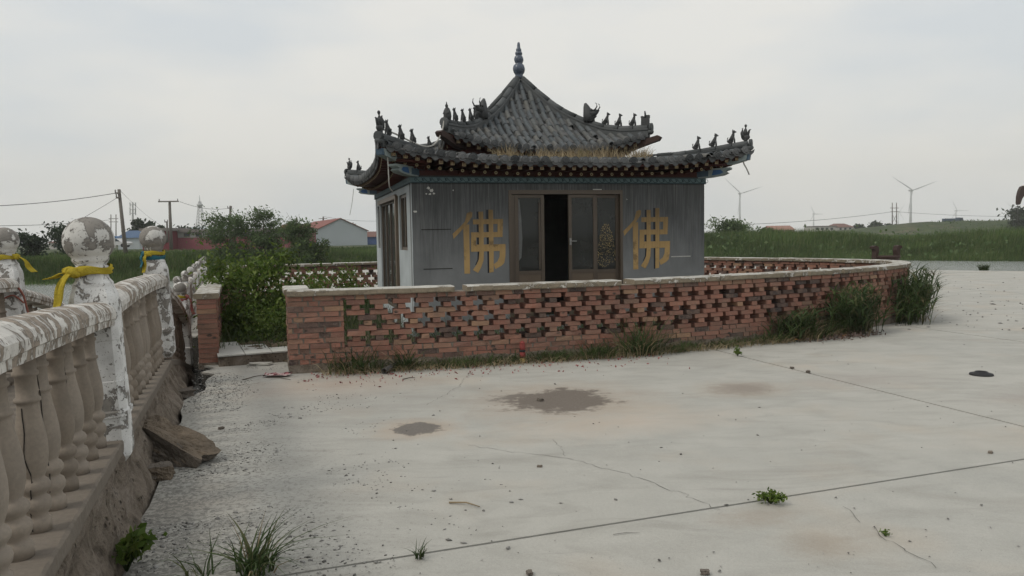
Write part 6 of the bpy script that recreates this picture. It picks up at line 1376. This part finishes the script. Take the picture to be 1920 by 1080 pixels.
# litter by the pier: can, lidded jar, drain pipe end, bent hose
p = gp(694, 693); c_ = thing('tin_can', 'small pale tin can beside the fallen drain pipe', 'can', tuple(p)); b = MB(); b.lathe([(.03, 0), (.032, .004), (.032, .075), (.03, .08), (.026, .078)], 16); b.build('can_body', m_plain('dull_tin', (.30, .30, .28), .4), c_)
p = gp(708, 691); b = MB(); b.lathe([(.034, 0), (.036, .01), (.036, .09), (.025, .1), (.02, .11), (.02, .12), (.012, .125)], 14); jar = thing('amber_jar', 'amber jar with pale lid by the wall foot', 'jar', tuple(p)); b.build('jar_body', m_plain('amber_glass', (.28, .15, .03), .2, .2), jar); b = MB(); b.lathe([(.022, .126), (.024, .13), (.024, .142), (.01, .145)], 12); b.build('lid', MT['white'], jar)
pp = [gp(690, 712) + Vector((0, 0, .03)), gp(720, 702) + Vector((0, 0, .04)), gp(745, 690) + Vector((0, 0, .05))]; b = MB(); b.tube(pp[1:], .036, 12, cap=False); dp = thing('drain_pipe', 'grey broken drain pipe lying at the wall foot', 'pipe', tuple(pp[0])); 
b.v = [tuple(Vector(v) - pp[0]) for v in b.v]; po = b.build('pipe_wall', m_plain('grey_pvc', (.085, .08, .075), .8), dp, fix=False); so = po.modifiers.new('th', 'SOLIDIFY'); so.thickness = .008
b = MB(); a, c = gp(735, 690) + Vector((0, 0, .04)), gp(785, 668) + Vector((0, 0, .07)); b.tube([a, a.lerp(c, .5), c], [.03, .032, .03], 8); tag(b.build('driftwood', MT['bark']), 'grey branch end leaning into the grass at the wall', 'branch')
hp = [gp(889, 683), gp(889, 670) + Vector((0, .02, .10)), Vector(gp(884, 683)) + Vector((-.02, .05, .22)), Vector(gp(872, 683)) + Vector((-.02, .06, .25)), Vector(gp(860, 683)) + Vector((-.03, .1, .2))]; b = MB(); b.tube(spline(hp, .02), .006, 6); tag(b.build('bent_hose', MT['cable']), 'thin pale hose bent into a hook at the wall foot', 'hose')
# tattered red and white cloth at the pier corner
p = gp(520, 706); n = 14; vs = []; fs = []
for i in range(n):
    for j in range(n): x, y = (i / (n - 1) - .5) * .3, (j / (n - 1) - .5) * .16; vs.append((x, y, .015 + .03 * (mnoise.noise((x * 14, y * 14, 1)) + .5)))
fs = [(i * n + j, (i + 1) * n + j, (i + 1) * n + j + 1, i * n + j + 1) for i in range(n - 1) for j in range(n - 1)]; b = MB(); b.add(vs, fs, 0, True); s = NT('red_white_rag'); cc = s.ramp(s.noise(s.obj(), 22, 4), [(.4, (.03, .03, .03)), (.48, (.30, .05, .07)), (.58, (.5, .42, .40))]); tag(b.build('rag', s.fin(cc, .9), loc=p, fix=False), 'crumpled red and black rag at the brick pier corner', 'rag')
for u, v, lab in ((1492, 640, 'orange scrap of litter lying before the reed clump'), (1584, 632, 'orange scrap of litter below the right reeds')):
    p = gp(u, v); b = MB(); b.add([(-.05, -.02, .01), (.0, -.03, .035), (.05, -.01, .01), (.055, .03, .02), (.01, .025, .05), (-.045, .03, .015)], [(0, 1, 4, 5), (1, 2, 3, 4)], 0, True); o = b.build('litter_scrap', m_plain('orange_wrapper', (.55, .26, .06), .7), loc=p, fix=False); tag(o, lab, 'litter'); o.modifiers.new('th', 'SOLIDIFY').thickness = .004
p = gp(1510, 648); rock('yard_stone', 'brown stone beside the dry weeds', (*gp(1388, 645)[:2], .02), (.09, .07, .05), 31, [MT['rubble']], 'stone')
for i, (u, v, w, lab) in enumerate(((1485, 691, .05, 'largest pebble by the farther yard joint'), (1515, 699, .06, 'flat pebble by the farther yard joint'), (1013, 752, .07, 'stone lying in the dark puddle mark'), (1322, 1076, .045, 'round pebble at the bottom edge of the yard'), (1857, 850, .04, 'pale pebble above the near joint at the right'), (993, 1077, .04, 'small pebble at the bottom edge left of the round one'), (1012, 876, .035, 'pale pebble below the crack'), (415, 805, .05, 'pebble on the gritty concrete left of the puddle mark'), (770, 668, .04, 'white stone under the arching grass'))):
    p = gp(u, v); rock('yard_stone', lab, (p.x, p.y, w * .22), (w * .85, w * .62, w * .4), 40 + i, [MT['rubble'] if i not in (4, 6, 8) else MT['curb']], 'stone', rz=i, sub=3)
# grit: uncountable crumbs
def crumbs(name, label, pts, sizes, mat, flat=.6):
    ph = np.array([(1, 0, 0), (-1, 0, 0), (0, 1, 0), (0, -1, 0), (0, 0, 1), (0, 0, -.6)]); fc = np.array([(0, 2, 4), (2, 1, 4), (1, 3, 4), (3, 0, 4), (2, 0, 5), (1, 2, 5), (3, 1, 5), (0, 3, 5)]); N = len(pts)
    S = sizes[:, None, None] * rng.uniform(.5, 1.2, (N, 6, 1)) * np.array([1, 1, flat]); a = rng.uniform(0, 2 * pi, N); R = np.zeros((N, 3, 3)); R[:, 0, 0] = np.cos(a); R[:, 0, 1] = -np.sin(a); R[:, 1, 0] = np.sin(a); R[:, 1, 1] = np.cos(a); R[:, 2, 2] = 1
    V = np.einsum('nij,nkj->nki', R, ph[None] * S * np.array([1.3, .8, 1])) + pts[:, None, :]; F = (np.arange(N)[:, None, None] * 6 + fc[None]).reshape(-1, 3); return tag(np_obj(name, V, F, mat), label, 'grit', kind='stuff')
n = 9000; s_ = rng.uniform(-1.2, 6.2, n); o_ = np.abs(rng.normal(0, .75, n)) + .03; f = np.array([mnoise.noise((s * 1.3, o * 1.6, 0)) + .35 * mnoise.noise((s * 5, o * 5, 3)) for s, o in zip(s_, o_)]); k = f > -.05 + .12 * o_; s_, o_ = s_[k], o_[k]
pts = np.array([(*B(s, o), .002) for s, o in zip(s_, o_)]); crumbs('grit', 'dark grit scattered over the concrete beside the bridge beam', pts, rng.gamma(1.6, .0026, len(pts)) + .002, MT['pebble'])
n = 260; pts = np.array([tuple(gp(u, v)) for u, v in zip(rng.uniform(560, 1920, n), 640 + 440 * rng.uniform(0, 1, n) ** 1.2)]); ok = pts[:, 1] < np.interp(pts[:, 0], [-3, -1, .3, 2.9, 4.8, 6.8], [8.7, 9.1, 9.4, 10.4, 11.4, 12.6]); pts = pts[ok]; pts[:, 2] = .004
crumbs('grit', 'sparse crumbs and seeds dotted over the open yard', pts, rng.gamma(2., .0024, len(pts)) + .002, MT['pebble'])
n = 150; pts = np.array([tuple(gp(u, v)) for u, v in zip(rng.uniform(1650, 1920, n), rng.uniform(515, 620, n))]); pts[:, 2] = .004; crumbs('grit', 'dark crumbs on the far yard right of the reeds', pts, rng.gamma(2., .006, n) + .006, MT['pebble'])
n = 500; s_ = rng.uniform(.2, 4.6, n); P = np.array([np.r_[main(x)[0] + np.array([main(x)[1][1], -main(x)[1][0]]) * (.2 + abs(rng.normal(0, .4))), .006] for x in s_]); V, F = leaves(P, rng.uniform(.008, .05, n), .05, .45); tag(np_obj('paper_scraps', V + np.array([0, 0, .004]), F, MT['redpaper']), 'red firecracker paper scraps scattered before the wall', 'litter', kind='stuff')
# twigs
for i, (u0, v0, u1, v1, lab) in enumerate(((500, 707, 545, 712, 'dry twig in front of the pier corner'), (755, 711, 778, 708, 'reddish stick on the yard below the jar'), (455, 712, 493, 703, 'thin twig on the broken concrete before the gateway'), (842, 942, 900, 950, 'pale straw stalk lying on the open yard'))):
    a, c = gp(u0, v0, .01), gp(u1, v1, .012); b = MB(); b.tube([a, a.lerp(c, .5) + Vector((.01, .02, .006)), c], [.006, .005, .003], 5); tag(b.build('twig', MT['bark'] if i != 3 else MT['dry']), lab, 'twig')
# cables on the pavilion roof
W = lambda x, y, z: PC + PM @ Vector((x, y, z))
b = MB(); b.tube(spline([W(-1.86, -1.86, 3.56), W(-1.93, -1.95, 3.3), W(-2.1, -2.15, 3.08), W(-2.35, -2.4, 3.03), W(-2.8, -2.75, 3.16), W(-3.0, -2.9, 3.2)], .05), .013, 6); tag(b.build('roof_cable', MT['cable']), 'pale cable sagging from the upper left roof corner to the lower ridge', 'cable')
b = MB(); b.tube(spline([W(-2.95, -3.0, 2.80), W(-2.94, -2.99, 2.55), W(-2.92, -2.9, 2.36), W(-2.85, -2.7, 2.3)], .05), .009, 6); tag(b.build('hanging_cable', MT['cable']), 'thin cable hanging under the lower left roof corner', 'cable')
b = MB(); b.tube(spline([W(3.0, -3.0, 2.80), W(3.02, -3.0, 2.74), W(3.06, -3.02, 2.66), W(3.12, -3.0, 2.57)], .04), .012, 5); tag(b.build('dangling_strip', MT['cable']), 'torn strip dangling from the lower right roof corner', 'strip')
b = MB(); b.tube(spline([W(-2.96, 3.0, 2.70), W(-3.0, 3.02, 2.4), W(-3.06, 3.0, 2.12)], .05), .006, 5); tag(b.build('dangling_strip', MT['cable']), 'straw strands hanging from the far left roof corner', 'strip')

# ---------------------------------------------------------------- haze
mb = MB(); mb.box(-2700, 2700, -2700, 2700, -4, 175); hz = mb.build('haze', [])
m = bpy.data.materials.new('haze_air'); m.use_nodes = True; t = m.node_tree; t.nodes.clear(); o = t.nodes.new('ShaderNodeOutputMaterial'); v = t.nodes.new('ShaderNodeVolumePrincipled')
v.inputs['Density'].default_value = HAZE; v.inputs['Density Attribute'].default_value = ''; v.inputs['Color'].default_value = (.985, .985, .985, 1); v.inputs['Anisotropy'].default_value = .0
t.links.new(v.outputs[0], o.inputs['Volume']); hz.data.materials.append(m); tag(hz, kind='stuff'); hz['label'] = 'pale haze filling the air over the whole scene'
